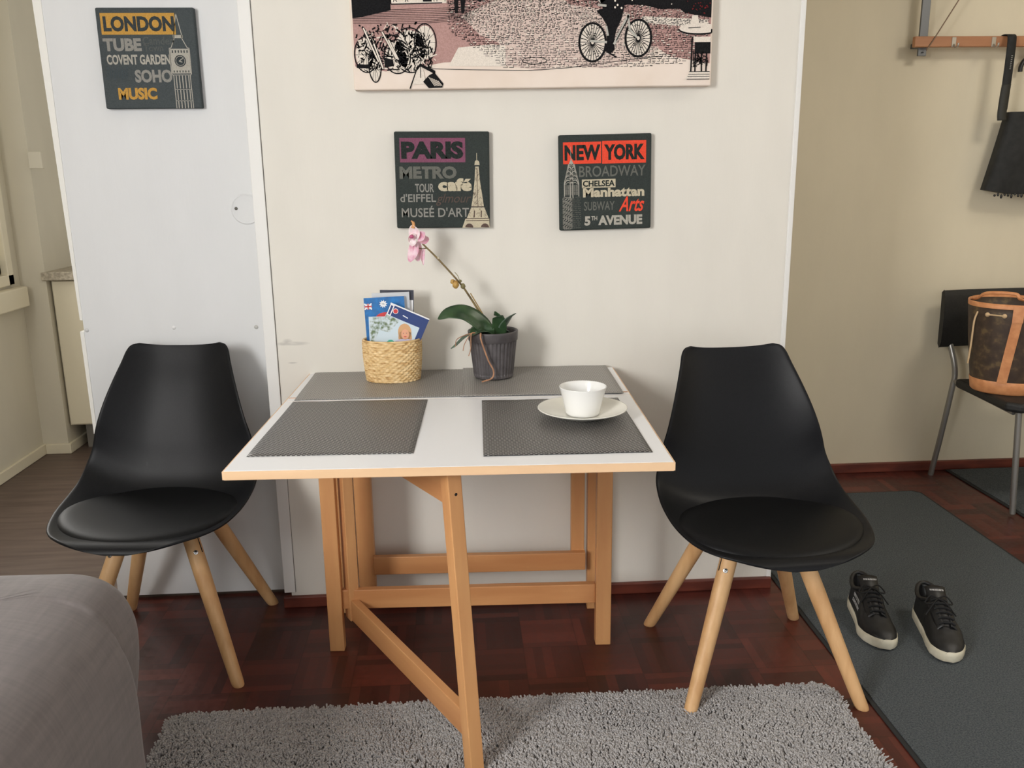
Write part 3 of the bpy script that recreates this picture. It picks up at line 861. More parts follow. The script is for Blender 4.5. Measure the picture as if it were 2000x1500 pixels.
BZ = TZ + 0.012
c = brochure('white brochure at the back of the basket, only its edges showing', -0.186, -0.094, BZ, 0.104, 0.232, 0.006, -0.02, -0.03, None)
b = MB(); rect(b, -0.052, 0.052, 0.0, 0.232, 0, 0); b.build('cover', mat('cover_greywhite', rgb(196, 200, 206), 0.4), c)
c = brochure('dark backed brochure tucked behind the blue one in the basket', -0.179, -0.085, BZ, 0.094, 0.238, 0.004, 0.025, -0.03, None)
b = MB(); rect(b, -0.047, 0.047, 0.0, 0.238, 0, 0); rect(b, 0.030, 0.045, .03, .21, -.0003, 1); b.build('cover', [DK, PAPER], c)
c = brochure('blue brochure with a flag and white star, tallest in the front of the basket', -0.2005, -0.112, BZ, 0.112, 0.222, 0.005, -0.035, -0.06, None)
b = MB(); w2 = .056
rect(b, -w2, w2, 0, .222, 0, 0)
rect(b, -w2 + .001, -w2 + .021, .190, .206, -.0003, 5)
for p, q, ww, cc in (((-w2 + .001, .190), (-w2 + .021, .206), .004, 1), ((-w2 + .001, .206), (-w2 + .021, .190), .004, 1)): stroke(b, [p, q], ww, -.0006, cc)
stroke(b, [(-w2 + .001, .198), (-w2 + .021, .198)], .0062, -.0009, 1); stroke(b, [(-w2 + .011, .190), (-w2 + .011, .206)], .0062, -.0009, 1)
stroke(b, [(-w2 + .001, .198), (-w2 + .021, .198)], .0034, -.0012, 2); stroke(b, [(-w2 + .011, .190), (-w2 + .011, .206)], .0034, -.0012, 2)
for k in range(10):
    a = k * math.pi / 5
    b.poly([(-.003 + .006 * math.cos(a - .35), -.0004, .203 + .006 * math.sin(a - .35)), (-.003 + .012 * math.cos(a + .1), -.0004, .203 + .012 * math.sin(a + .1)), (-.003 + .007 * math.cos(a + .4), -.0004, .203 + .007 * math.sin(a + .4))], 1)
disc(b, -.003, .203, .0075, .0075, -.0005, 1); text(b, 'TBL', -.0075, .0015, .2015, .2048, -.0008, 3)
disc(b, .0, .150, .034, .030, -.0003, 2)
b.build('cover', [BLUEGREEN, PAPER, PRED, DK, SKY, NAVY], c, normals=False)
c = brochure('brochure with leafy photograph at the left front of the basket', -0.206, -0.124, BZ, 0.090, 0.170, 0.003, 0.0, -0.04, None)
b = MB(); rect(b, -.045, .045, 0, .17, 0, 0); rect(b, -.042, .042, .06, .168, -.0003, 1); b.build('cover', [SKY, PGREEN], c, normals=False)
c = brochure('tilted blue brochure showing a smiling blond child, front of the basket', -0.205, -0.133, 0.787, 0.115, 0.168, 0.004, 0.43, -0.05, None)
b = MB(); hw = .0575
rect(b, -hw, hw, 0, .168, 0, 0); rect(b, -hw, hw, .1645, .168, -.0002, 1)
rect(b, -hw, hw - .016, .0, .134, -.0003, 2)
rect(b, -hw + .001, -hw + .013, .134, .165, -.0004, 1); rect(b, -hw + .004, -hw + .010, .136, .162, -.0007, 0)
disc(b, -hw + .021, .151, .0075, .0075, -.0004, 1); disc(b, -hw + .021, .151, .006, .006, -.0007, 3)
stroke(b, [(-.014, .148), (.002, .146)], .0026, -.0005, 1)
b.poly([(-hw + .001, -.0006, .085), (-.03, -.0006, .09), (-.016, -.0006, .132), (-hw + .001, -.0006, .133)], 4)
# child in the photograph, drawn upright although the booklet leans
ca, sa = math.cos(.43), math.sin(.43)
up = lambda x, z: (.006 + x * ca - z * sa, .108 + x * sa + z * ca)
def blob(cx_, cz_, rx, rz_, lay, mi, n=20):
    b.poly([(up(cx_ + rx * math.cos(2 * math.pi * k / n), cz_ + rz_ * math.sin(2 * math.pi * k / n))[0], -.0006 - .0003 * lay, up(cx_ + rx * math.cos(2 * math.pi * k / n), cz_ + rz_ * math.sin(2 * math.pi * k / n))[1]) for k in range(n)], mi)
blob(.002, -.002, .0185, .024, 1, 5); blob(-.006, -.016, .010, .016, 1, 5); blob(.013, -.016, .008, .016, 1, 5)
blob(.003, -.008, .011, .0145, 2, 6); blob(-.002, -.005, .0012, .0008, 3, 7); blob(.007, -.005, .0012, .0008, 3, 7); blob(.003, -.0145, .004, .0011, 3, 3)
blob(.000, -.034, .030, .014, 2, 8); blob(-.038, -.034, .012, .012, 2, 9)
b.build('cover', [NAVY, PAPER, SKY, PRED, PGREEN, HAIR, SKIN, DK, LILAC, TEAL], c, normals=False)

# ------------------------------------------------------------------ orchid in its ribbed pot
root = thing('potted_orchid', 'pink orchid with one bent stem in a ribbed dark grey pot on the table', 'plant', (0.092, -0.122, TZ + 0.0058))
M['pot'] = noisy('pot_plastic', rgb(72, 68, 70), rgb(86, 82, 84), 40, 0.5, spec=0.5)
rib = lambda a, z: 1 + (0.016 * (1 if math.sin(a * 36) > 0 else -1) if 0.004 < z < 0.104 else 0)
prof = [(0.050, 0.0), (0.0545, 0.002), (0.0548, 0.005)] + [(0.0548 + 0.0105 * k / 10, 0.005 + 0.0985 * k / 10) for k in range(11)] + [(0.0665, 0.1045), (0.0690, 0.106), (0.0700, 0.127), (0.0705, 0.130), (0.0695, 0.1325), (0.0665, 0.1325), (0.065, 0.128), (0.062, 0.108)]
b = MB(); b.lathe(prof, 288, mod=rib); b.build('flowerpot', M['pot'], root)
b = MB(); b.lathe([(0.0655, 0.104), (0.05, 0.107), (0.02, 0.109), (0.0, 0.109)], 48, capb=False, mod=lambda a, z: 1 + .0 * a)
b.build('potting_bark', noisy('bark', rgb(42, 32, 26), rgb(84, 62, 46), 90, 0.9, bump=.8, dist=.006), root)
M['leaf'] = noisy('orchid_leaf', rgb(38, 62, 40), rgb(58, 84, 52), 24, 0.32, (1, 1, 1), spec=0.5)
M['leaf_pale'] = noisy('orchid_leaf_pale', rgb(78, 96, 82), rgb(96, 112, 98), 24, 0.38)


def leaf(pts, wid, mt, fold=0.25, tilt=0.0, nm='leaf'):
    P_ = crom(pts, 8); n = len(P_); rows = []
    for i, p in enumerate(P_):
        t_ = i / (n - 1); d = Vector(P_[min(i + 1, n - 1)]) - Vector(P_[max(i - 1, 0)]); d.normalize()
        side = d.cross(Vector((0, math.sin(tilt) - 0.001, 1)) if abs(d.z) < .9 else Vector((0, -1, 0.2))).normalized()
        upv = side.cross(d).normalized()
        ww = wid * (math.sin(math.pi * min(1, (t_ * .93 + .07)) ** .8) ** .7)
        rows.append([tuple(Vector(p) + side * ww * u + upv * ww * fold * (abs(u) - .3)) for u in (-1, -.75, -.45, -.2, 0, .2, .45, .75, 1)])
    b = MB(); b.grid(rows); return b.build(nm, mt, root, solid=0.0016)


leaf([(-0.01, -0.006, .100), (-0.03, -0.018, .150), (-0.075, -0.03, .185), (-0.120, -0.035, .188), (-0.152, -0.035, .172)], 0.030, M['leaf'], .15, tilt=-.9)
leaf([(0.0, -0.006, .100), (-0.02, -0.025, .134), (-0.045, -0.045, .140), (-0.064, -.06, .128)], 0.026, M['leaf'], .25, tilt=-.3)
leaf([(0.012, 0.0, .100), (0.018, -0.01, .135), (0.014, -0.022, .170), (0.006, -0.03, .190)], 0.020, M['leaf'], .2)
leaf([(0.020, 0.008, .100), (0.028, 0.004, .135), (0.046, -0.01, .166), (0.064, -0.02, .182)], 0.021, M['leaf_pale'], .25)
leaf([(-0.04, -0.030, .130), (-0.075, -0.06, .128), (-0.105, -0.075, .105), (-0.118, -.08, .098)], 0.008, M['leaf_pale'], .3)
STEM = noisy('orchid_stem', rgb(96, 80, 52), rgb(128, 108, 64), 50, 0.5)
# stem: from the pot up to the flower, with a thin stake beside its lower half
spts = crom([(0.0, 0, .10), (-0.012, 0.004, .150), (-0.034, 0.006, .180), (-0.066, 0.006, .232), (-0.088, 0.005, .264), (-0.145, 0.006, .330), (-0.188, 0.010, .374)], 8)
b = MB(); b.tube(spts, [0.0034 - 0.0012 * i / len(spts) for i in range(len(spts))], 10); b.build('flower_stem', STEM, root)
b = MB(); b.tube([(0.008, 0.004, .10), (-0.024, 0.002, .172), (-0.060, 0.002, .236)], 0.0016, 8); b.build('support_stick', noisy('stick', rgb(150, 122, 70), rgb(170, 142, 88), 60, .6), root)
ROOTM = noisy('aerial_root', rgb(150, 108, 82), rgb(184, 138, 106), 40, 0.6)
b = MB(); b.tube(crom([(-0.033, -0.052, .120), (-0.036, -0.0745, .136), (-0.036, -0.0765, .122), (-0.028, -0.0775, .095), (-0.016, -0.076, .060), (-0.003, -0.074, .032), (-0.008, -0.078, .012), (-0.036, -0.083, .0035)], 8), 0.0023, 8)
b.build('aerial_root', ROOTM, root)
for e in ((-0.085, -0.085, .092), (-0.105, -0.09, .105), (-0.070, -0.09, .078)):
    b = MB(); b.tube(crom([(-0.038, -0.040, .128), (-0.060, -0.066, .136), (e[0] + .006, e[1] + .006, e[2] + .02), e], 6), 0.0012, 6)
    b.build('aerial_root', ROOTM, root)
# withered yellow buds on the stem
BUD = noisy('withered_bud', rgb(200, 164, 88), rgb(168, 128, 66), 60, 0.6); BUDG = noisy('green_bud', rgb(112, 104, 66), rgb(138, 128, 84), 60, 0.6)


def blobm(mb, c_, rx, ry, rz_, n=14, wob=0.0, mi=0):
    rows = []
    for i in range(n + 1):
        th = math.pi * i / n
        rows.append([(c_[0] + rx * math.sin(th) * math.cos(2 * math.pi * k / 16) * (1 + wob * math.sin(3 * k + i)), c_[1] + ry * math.sin(th) * math.sin(2 * math.pi * k / 16) * (1 + wob * math.cos(2 * k + i)), c_[2] + rz_ * math.cos(th)) for k in range(16)])
    mb.grid(rows, mi, True, closed=True)


b = MB(); blobm(b, (-.100, -.006, .262), .0085, .008, .0115, wob=.15); blobm(b, (-.108, -.006, .270), .006, .006, .007, wob=.2); b.build('withered_bud', BUD, root)
b = MB(); blobm(b, (-.080, .003, .256), .0065, .0065, .008, wob=.1); b.build('bud', BUDG, root)
b = MB(); blobm(b, (-.087, .004, .270), .004, .004, .004, wob=.1); b.tube(crom([(-.088, .004, .268), (-.094, .004, .285), (-.102, .004, .295)], 5), .0009, 6); b.build('bud', BUDG, root)
b = MB(); blobm(b, (-.145, .006, .334), .0035, .0035, .0035); b.build('stem_node', mat('node_pale', rgb(200, 190, 170), .5), root)
# the flower, a drooping cluster of petals seen from the side
PET = noisy('petal_pink', rgb(226, 150, 178), rgb(246, 214, 222), 55, 0.5, lo=.35, hi=.62); PETW = noisy('petal_pale', rgb(250, 236, 236), rgb(240, 196, 206), 60, 0.5, lo=.45, hi=.75)
for n_ in (PET, PETW): n_.node_tree.nodes['Principled BSDF'].inputs['Subsurface Weight'].default_value = 0.15
FC = Vector((-.205, .004, .382))


def petal(base, tip, wid, facing, mt, cup=0.35):
    base = FC + Vector(base); tip = FC + Vector(tip); d = (tip - base); ln = d.length; d.normalize()
    f = Vector(facing).normalized(); side = d.cross(f).normalized(); f = side.cross(d).normalized(); rows = []
    for i in range(13):
        t_ = i / 12; ww = wid * math.sin(math.pi * min(.985, t_ * .9 + .1)) ** .55
        ctr = base + d * ln * t_ + f * (-.18 * ln * math.sin(t_ * math.pi))
        rows.append([tuple(ctr + side * ww * u + f * (cup * ww * u * u)) for u in (-1, -.8, -.5, -.2, 0, .2, .5, .8, 1)])
    b = MB(); b.grid(rows); return b.build('petal', mt, root, solid=0.0007)


petal((.000, 0, .004), (-.008, -.006, .042), .017, (-.5, -1, .2), PETW)
petal((.004, 0, .004), (.026, -.012, .022), .013, (-.2, -1, .3), PET)
petal((-.002, 0, .004), (-.020, -.012, .010), .015, (-.5, -1, .1), PETW)
petal((-.002, 0, -.002), (-.018, -.010, -.056), .016, (-.5, -1, -.1), PET)
petal((.003, 0, -.002), (.004, .004, -.056), .014, (.3, -1, -.1), PET)
petal((.010, .004, .0), (.036, .010, .004), .012, (.2, -1, .2), PET)
petal((.020, .002, -.022), (.018, -.004, -.066), .0062, (.6, -1, 0), PET, .7)
petal((-.004, -.006, .002), (-.010, -.016, -.014), .010, (-.3, -1, .3), PETW, .6)
b = MB(); blobm(b, tuple(FC + Vector((-.010, -.014, .012))), .006, .006, .005, wob=.15); b.build('flower_lip', mat('lip_magenta', rgb(190, 90, 130), .5), root)
b = MB(); b.tube(crom([tuple(FC + Vector((-.006, -.004, .034))), tuple(FC + Vector((-.004, -.004, .046))), tuple(FC + Vector((-.010, -.004, .054)))], 5), [.005] * 4 + [.004] * 4 + [.002] * 3, 8); b.build('dry_tip', mat('dry_tip', rgb(206, 150, 96), .6), root)
b = MB(); b.tube([(-.176, .009, .361), (-.188, .006, .360), (-.198, .004, .362)], .0012, 6); b.build('flower_stalk', STEM, root)

# ------------------------------------------------------------------ cup and saucer
CER = mat('porcelain', rgb(238, 238, 236), 0.16, spec=0.5, coat=0.4)
SAU = mat('porcelain_cream', rgb(236, 234, 224), 0.18, spec=0.5, coat=0.4)
SX, SY, SZ = 0.2825, -0.556, TZ + 0.0024
root = thing('saucer', 'round off-white saucer with a small grey ring emblem under the cup', 'saucer', (SX, SY, SZ))
b = MB(); b.lathe([(0.0, 0.003), (0.034, 0.003), (0.036, 0.0), (0.044, 0.0), (0.050, 0.004), (0.075, 0.0105), (0.096, 0.0185), (0.1045, 0.0222), (0.1055, 0.0236), (0.1045, 0.0246), (0.1025, 0.0242), (0.094, 0.0208), (0.072, 0.0128), (0.048, 0.0072), (0.043, 0.0066), (0.0, 0.0066)], 72, capb=False)
b.build('dish', SAU, root)
EM = mat('emblem_grey', rgb(150, 150, 150), 0.4); b = MB()
def onrim(dx, dy):
    x, y = -0.062 + dx, -0.044 + dy; rr = math.hypot(x, y); return (x, y, np.interp(rr, [0.048, 0.072, 0.094, 0.1025], [0.0072, 0.0128, 0.0208, 0.0242]) + 0.0005)
def strip(pts, w_):
    for p, q in zip(pts[:-1], pts[1:]):
        d = Vector((q[0] - p[0], q[1] - p[1])); n_ = Vector((-d.y, d.x)).normalized() * w_ / 2
        b.poly([onrim(p[0] + n_.x, p[1] + n_.y), onrim(p[0] - n_.x, p[1] - n_.y), onrim(q[0] - n_.x, q[1] - n_.y), onrim(q[0] + n_.x, q[1] + n_.y)])
strip([(.011 * math.cos(a) + .006, .014 * math.sin(a)) for a in [2 * math.pi * k / 24 for k in range(25)]], .0012)
strip([(-.006, .010), (-.002, -.002), (.004, .004), (.010, -.004), (.006, .006)], .0012); strip([(-.018, .004), (-.012, .010), (-.008, .0), (-.014, -.004)], .0012)
b.build('emblem', EM, root, normals=False)
root = thing('cup', 'white handleless porcelain cup standing on the saucer', 'cup', (SX + .001, SY, SZ + 0.0068))
b = MB(); b.lathe([(0.0, 0.002), (0.034, 0.002), (0.035, 0.0), (0.0385, 0.001), (0.0405, 0.006), (0.0425, 0.016), (0.0480, 0.040), (0.0535, 0.0605), (0.0550, 0.0655), (0.0556, 0.0672), (0.0548, 0.0680), (0.0538, 0.0668), (0.0515, 0.0590), (0.046, 0.038), (0.040, 0.014), (0.036, 0.008), (0.0, 0.006)], 72, capb=False)
b.build('cup_body', CER, root)

# ------------------------------------------------------------------ dining chairs
def make_chair(label, loc, swivel):
    root = thing('dining_chair', label, 'chair', loc, group='black shell dining chairs at the table')
    # rows along the spine: y, z, half width, edge shift y, edge shift z
    K = [(-.2935, .411, .022, .000, .000), (-.292, .416, .072, .000, .001), (-.286, .422, .115, .000, .003), (-.268, .427, .160, .000, .006), (-.234, .421, .200, .0, .015), (-.180, .413, .230, .0, .026), (-.105, .410, .249, .0, .039),
         (-.03, .411, .254, .0, .051), (.030, .414, .253, .003, .067), (.074, .430, .248, .004, .085), (.104, .464, .234, -.006, .094), (.124, .513, .224, -.022, .088),
         (.141, .570, .212, -.036, .072), (.164, .640, .196, -.044, .052), (.191, .714, .177, -.044, .032), (.216, .775, .159, -.038, .020), (.228, .806, .150, -.032, .016), (.234, .822, .138, -.027, .0155), (.237, .829, .118, -.021, .0135)]
    rows = []
    for k in crom(K, 4):
        y, z, hw, ey, ez = k; row = []
        for i in range(33):
            u = -1 + 2 * i / 32; e = abs(u) ** 2.6
            row.append((u * hw, y + ey * e, z + ez * e))
        rows.append(row)
    b = MB(); b.grid(rows)
    b.build('shell', M['black_shell'], root, solid=0.007, sub=1, rot=(0, 0, swivel))
    # round padded cushion on the seat pan
    rows = []
    prof = [(0.0, .030), (.3, .030), (.6, .0297), (.82, .028), (.92, .0245), (.97, .019), (1.0, .011), (.985, .004), (.96, .001)]
    for r_, z in prof:
        row = []
        for k in range(56):
            a = 2 * math.pi * k / 56; x = .238 * r_ * math.cos(a); y = -.080 + .194 * r_ * math.sin(a)
            if math.sin(a) > 0: x *= 1 - .03 * math.sin(a)
            base = .4150 + .020 * abs(x / .25) ** 2.6 + max(0, (y - .06)) * .25
            row.append((x, y, base + z))
        rows.append(row)
    b = MB(); b.grid(rows, closed=True); b.build('cushion', M['black_pad'], root, sub=1, rot=(0, 0, swivel))
    b = MB(); b.lathe([(0.0, .385), (.10, .385), (.115, .39), (.115, .405), (.0, .405)], 40, capb=False); b.box(-.10, .10, -.10, .10, .372, .386)
    b.build('mounting_plate', mat('plate_black', rgb(22, 22, 23), .5), root, bevel=.004)
    for sx in (-1, 1):
        for sy in (-1, 1):
            tp = Vector((sx * .082, sy * .082, .392)); bt = Vector((sx * .2185, sy * .2255, 0.0)); d = (bt - tp).normalized()
            # round tapered leg cut level at the foot
            n = 20; rings = []
            a = d.cross(Vector((0, 0, 1))).normalized(); c_ = d.cross(a)
            for t_, rr in ((0, .0200), (.08, .0215), (.3, .0215), (.7, .0185), (.96, .0163), (.985, .0158), (1, .0146)):
                ctr = tp.lerp(bt, t_); ring_ = []
                for k in range(n):
                    q = ctr + (a * math.cos(2 * math.pi * k / n) + c_ * math.sin(2 * math.pi * k / n)) * rr
                    if t_ > .9: 
                        zt = {.96: .0095, .985: .003, 1: 0.0}[t_]
                        q = q + d * ((zt - q.z) / d.z)
                    ring_.append(q)
                rings.append(ring_)
            mb = MB(); mb.grid(rings, closed=True); mb.add(rings[-1], [tuple(range(n))]); mb.add(rings[0], [tuple(range(n))])
            lg = mb.build('leg', M['leg'], root)
            # bolt head on the flank and the saw slot beside it
            for nm, ang in (('bolt', 0), ('slot', 1)):
                side = a * (-sx * sy) ; front = c_ if c_.y < 0 else -c_
                pos = tp.lerp(bt, .165 if nm == 'bolt' else .10)
                dirv = (front * .95 + side * (.35 if nm == 'bolt' else -.5)).normalized()
                if sy > 0: dirv = (front * .8 + side * .6).normalized() if nm == 'bolt' else (front * .8 - side * .6).normalized()
                q = MB()
                if nm == 'bolt':
                    q.lathe([(0.0, .003), (.0028, .003), (.0032, .0012), (.0052, .0030), (.0062, .0018), (.0062, -.002)][::-1], 16)
                    o = q.build('bolt', M['chrome'], lg)
                    o.rotation_euler = dirv.to_track_quat('Z', 'Y').to_euler(); o.location = pos + dirv * .0205
                else:
                    p0 = tp.lerp(bt, .03) + dirv * .0206; p1 = tp.lerp(bt, .175) + dirv * .0217
                    q.bar(p0, p1, .0022, .0022, up=dirv); q.build('slot', M['dark'], lg)
    return root


ch = make_chair('black shell dining chair left of the table, in front of the white wall panel', (-0.827, -0.205, 0), math.radians(-4.5))
c2 = dup(ch, (0.755, -0.436, 0), 0.0, 'black shell dining chair right of the table, one leg on the rug', 'black shell dining chairs at the table')
for o in c2.children:
    if o.name.split('.')[0] in ('shell', 'cushion'): o.rotation_euler = (0, 0, math.radians(3.5))

# ------------------------------------------------------------------ bed corner under its spread
root = thing('bed', 'corner of a bed under a grey woven spread, at the bottom left', 'bed', (-1.30, -1.80, 0))
BX1, BX0, BYF, BYN = 0.652, -0.72, 0.985, -1.20       # local: right, left, far end, near end
rows = []
def rr_loop(inset, ins_r, z, n=360, fold=0.0):
    x0, x1, y0, y1 = BX0 + inset, BX1 - inset, BYN + inset, BYF - inset
    rad = max(0.02, ins_r - inset * .6); out = []
    segs = [((x1, y0 + rad), (x1, y1 - rad)), ((x1 - rad, y1 - rad), 0), ((x1 - rad, y1), (x0 + rad, y1)), ((x0 + rad, y1 - rad), 1), ((x0, y1 - rad), (x0, y0 + rad)), ((x0 + rad, y0 + rad), 2), ((x0 + rad, y0), (x1 - rad, y0)), ((x1 - rad, y0 + rad), 3)]
    counts = [130, 40, 40, 16, 20, 10, 20, 10]
    for (s_, c_) in zip(segs, counts):
        for k in range(c_):
            t_ = k / c_
            if isinstance(s_[1], tuple):
                if c_ == 130: t_ = 1 - (1 - t_) ** 2
                out.append((s_[0][0] + (s_[1][0] - s_[0][0]) * t_, s_[0][1] + (s_[1][1] - s_[0][1]) * t_, z))
            else:
                a = s_[1] * math.pi / 2 + t_ * math.pi / 2
                out.append((s_[0][0] + rad * math.cos(a), s_[0][1] + rad * math.sin(a), z))
    return out
prof = [(0.030, 0.024), (0.024, 0.07), (0.014, 0.16), (0.006, 0.27), (0.0, 0.36), (0.002, 0.43), (0.012, 0.478), (0.030, 0.514), (0.058, 0.540), (0.10, 0.556), (0.16, 0.564), (0.24, 0.567), (0.36, 0.568), (0.5, 0.568)]
fine = crom(prof, 4)
for ins, z in fine:
    lp = rr_loop(float(ins), 0.11, float(z)); row = []
    dn = max(0.0, min(1.0, (0.51 - z) / 0.44))
    for (x, y, zz) in lp:
        dx = 0.0; dy = 0.0
        if x > BX1 - .30:
            q = min(1.0, max(0.0, (y - 0.785) / 0.008)); q = q * q * (3 - 2 * q)      # 0 on the near drape, 1 past the corner fold
            near = float(np.interp(z, [0, .10, .24, .42, .50, .54, .57], [.055, .046, .030, .016, .004, -.012, -.03]))
            far = float(np.interp(z, [0, .10, .24, .42, .50, .57], [-.044, -.034, -.022, -.006, -.003, .0]))
            wgt = min(1.0, (x - (BX1 - .30)) / .22)
            dx += wgt * (near * (1 - q) + far * q)
            dx += wgt * dn * .008 * math.sin(y * 15 + z * 4) * (1 - q)
        row.append((x + dx, y + dy, zz + .0025 * math.sin(x * 9 + y * 5) * (z > .45)))
    rows.append(row)
b = MB(); b.grid(rows, closed=True); b.add(rows[-1], [tuple(range(len(rows[-1])))])
mt = mat('spread_grey', rgb(132, 124, 122), 0.9, sheen=.25, spec=.2); t = NT(mt)
nz = t.n('ShaderNodeTexNoise'); nz.inputs['Scale'].default_value = 90; nz.inputs['Detail'].default_value = 3; t.l(t.coords((1, .10, 1)), nz.inputs['Vector'])
n2 = t.n('ShaderNodeTexNoise'); n2.inputs['Scale'].default_value = 160; t.l(t.coords((.08, 1, .12)), n2.inputs['Vector'])
mx = t.math('ADD', t.math('MULTIPLY', nz.outputs['Fac'], .6), t.math('MULTIPLY', n2.outputs['Fac'], .4))
t.l(t.ramp(mx, [(.35, rgb(112, 106, 106)), (.65, rgb(126, 119, 118))]), t.b.inputs['Base Color']); t.bump(mx, .25, .002)
b.build('bedspread', mt, root)

# ------------------------------------------------------------------ shaggy rug
rng = np.random.default_rng(5)
RX0, RX1, RY0, RY1 = -0.735, 0.925, -1.75, -0.575
N = 95000
x = rng.uniform(RX0, RX1, N); y = RY1 - (RY1 - RY0) * rng.uniform(0, 1, N) ** 1.25
# rounded corners
cr = .035; ddx = np.maximum(0, np.maximum(RX0 + cr - x, x - (RX1 - cr))); ddy = np.maximum(0, y - (RY1 - cr)); ok = ddx ** 2 + ddy ** 2 < cr ** 2
x, y = x[ok], y[ok]; N = len(x)
hair = .5 + .5 * np.sin(x * 11 + 2.1 * np.sin(y * 9)) * np.sin(y * 13 + 1.7 * np.sin(x * 7))
ang = rng.uniform(0, 2 * np.pi, N); lean = rng.uniform(.2, .9, N)
edge = np.minimum(np.minimum(x - RX0, RX1 - x), RY1 - y) < .02
h = rng.uniform(.012, .0155, N) + .003 * hair
ax_ = np.cos(ang) * lean * h * .9 + .004 * np.cos(hair * 6); ay_ = np.sin(ang) * lean * h * .9 + .004 * np.sin(hair * 6)
wd = rng.uniform(.0020, .0030, N)
pa = ang + np.pi / 2 + rng.uniform(-.4, .4, N)
px_, py_ = np.cos(pa) * wd, np.sin(pa) * wd; qx, qy = -np.sin(pa) * wd * .55, np.cos(pa) * wd * .55
V = np.zeros((N, 8, 3)); f0 = .004
corners = [(1, 1), (-1, 1), (-1, -1), (1, -1)]
for k, (s1, s2) in enumerate(corners):
    V[:, k] = np.stack([x + s1 * px_ * .8 + s2 * qx, y + s1 * py_ * .8 + s2 * qy, np.full(N, f0)], 1)
    V[:, 4 + k] = np.stack([x + ax_ + s1 * px_ * .75 + s2 * qx * .8, y + ay_ + s1 * py_ * .75 + s2 * qy * .8, f0 + h], 1)
base = (np.arange(N) * 8)[:, None, None]
F = (np.array([[0, 1, 5, 4], [1, 2, 6, 5], [2, 3, 7, 6], [3, 0, 4, 7], [4, 5, 6, 7]])[None] + base).reshape(-1, 4)
root = thing('shag_rug', 'grey shaggy rug on the parquet in front of the table', 'rug', ((RX0 + RX1) / 2, (RY0 + RY1) / 2, 0))
me = bpy.data.meshes.new('pile')
me.vertices.add(N * 8); me.vertices.foreach_set('co', V.reshape(-1))
me.loops.add(len(F) * 4); me.loops.foreach_set('vertex_index', F.reshape(-1))
me.polygons.add(len(F)); me.polygons.foreach_set('loop_start', np.arange(len(F)) * 4)
me.update(calc_edges=True); me.validate()
mt = mat('pile_grey', rgb(158, 154, 152), 0.9, spec=.15, sheen=.3); t = NT(mt)
nz = t.n('ShaderNodeTexNoise'); nz.inputs['Scale'].default_value = 130; t.l(t.coords(), nz.inputs['Vector'])
t.l(t.ramp(nz.outputs['Fac'], [(.3, rgb(166, 163, 163)), (.7, rgb(192, 189, 189))]), t.b.inputs['Base Color'])
me.materials.append(mt)
po = bpy.data.objects.new('pile', me); COL.objects.link(po); po['kind'] = 'stuff'
po.parent = root; po.location = (-root.location.x, -root.location.y, 0)
b = MB(); b.box(RX0 + .012, RX1 - .012, RY0, RY1 - .012, 0.0006, .006)
b.build('backing', mat('backing_grey', rgb(96, 93, 92), .95), root, loc=(-root.location.x, -root.location.y, 0))

# ------------------------------------------------------------------ door mats of the hall
M['mat'] = noisy('mat_pile', rgb(70, 75, 79), rgb(98, 103, 106), 260, 0.95, bump=.9, dist=.004, detail=4, spec=.1)
M['matedge'] = mat('mat_rubber', rgb(38, 39, 40), .8)


def doormat(label, outline, z):
    cx_ = sum(p[0] for p in outline) / len(outline); cy_ = sum(p[1] for p in outline) / len(outline)
    root = thing('door_mat', label, 'mat', (cx_, cy_, 0), group='dark mats on the hall floor')
    pts = [(p[0] - cx_, p[1] - cy_) for p in outline]
    b = MB(); b.prism(pts, 2, 0.0006, z * .6); b.build('rubber_edge', M['matedge'], root, bevel=.002)
    pin = [(p[0] * (1 - .012 / max(.05, abs(p[0]))), p[1] * (1 - .012 / max(.05, abs(p[1])))) for p in pts]
    b = MB(); b.prism(pin, 2, z * .5, z); b.build('pile', M['mat'], root, bevel=.003)


doormat('large charcoal entrance mat under the pair of sneakers', [(1.000, -1.75), (1.872, -1.75), (1.886, .75), (1.862, .775), (1.016, .775), (1.000, .75)], .008)
doormat('second dark mat against the hall wall, under the bag chair', [(2.134, -.6), (3.0, -.6), (3.0, 1.012), (2.134, 1.012)], .010)

# ------------------------------------------------------------------ sneakers
UP = noisy('sneaker_leather', rgb(20, 20, 21), rgb(28, 28, 29), 60, 0.45, bump=.1, dist=.001, spec=.45)
SOLE = noisy('sneaker_sole', rgb(214, 208, 188), rgb(196, 188, 164), 30, .6)
LACE = mat('lace_black', rgb(14, 14, 15), .8); LIN = mat('sneaker_lining', rgb(16, 16, 17), .9); WHT = mat('sneaker_print', rgb(226, 226, 226), .6)


def foot(t_, side):
    """plan of the shoe: t 0 heel .. 1 toe; returns centre x, half width"""
    hw = np.interp(t_, [0, .04, .12, .3, .5, .68, .82, .92, .97, 1.0], [.008, .024, .034, .037, .040, .048, .046, .034, .022, .006])
    return side * np.interp(t_, [0, .4, .7, 1], [0, .001, .004, -.006]), hw


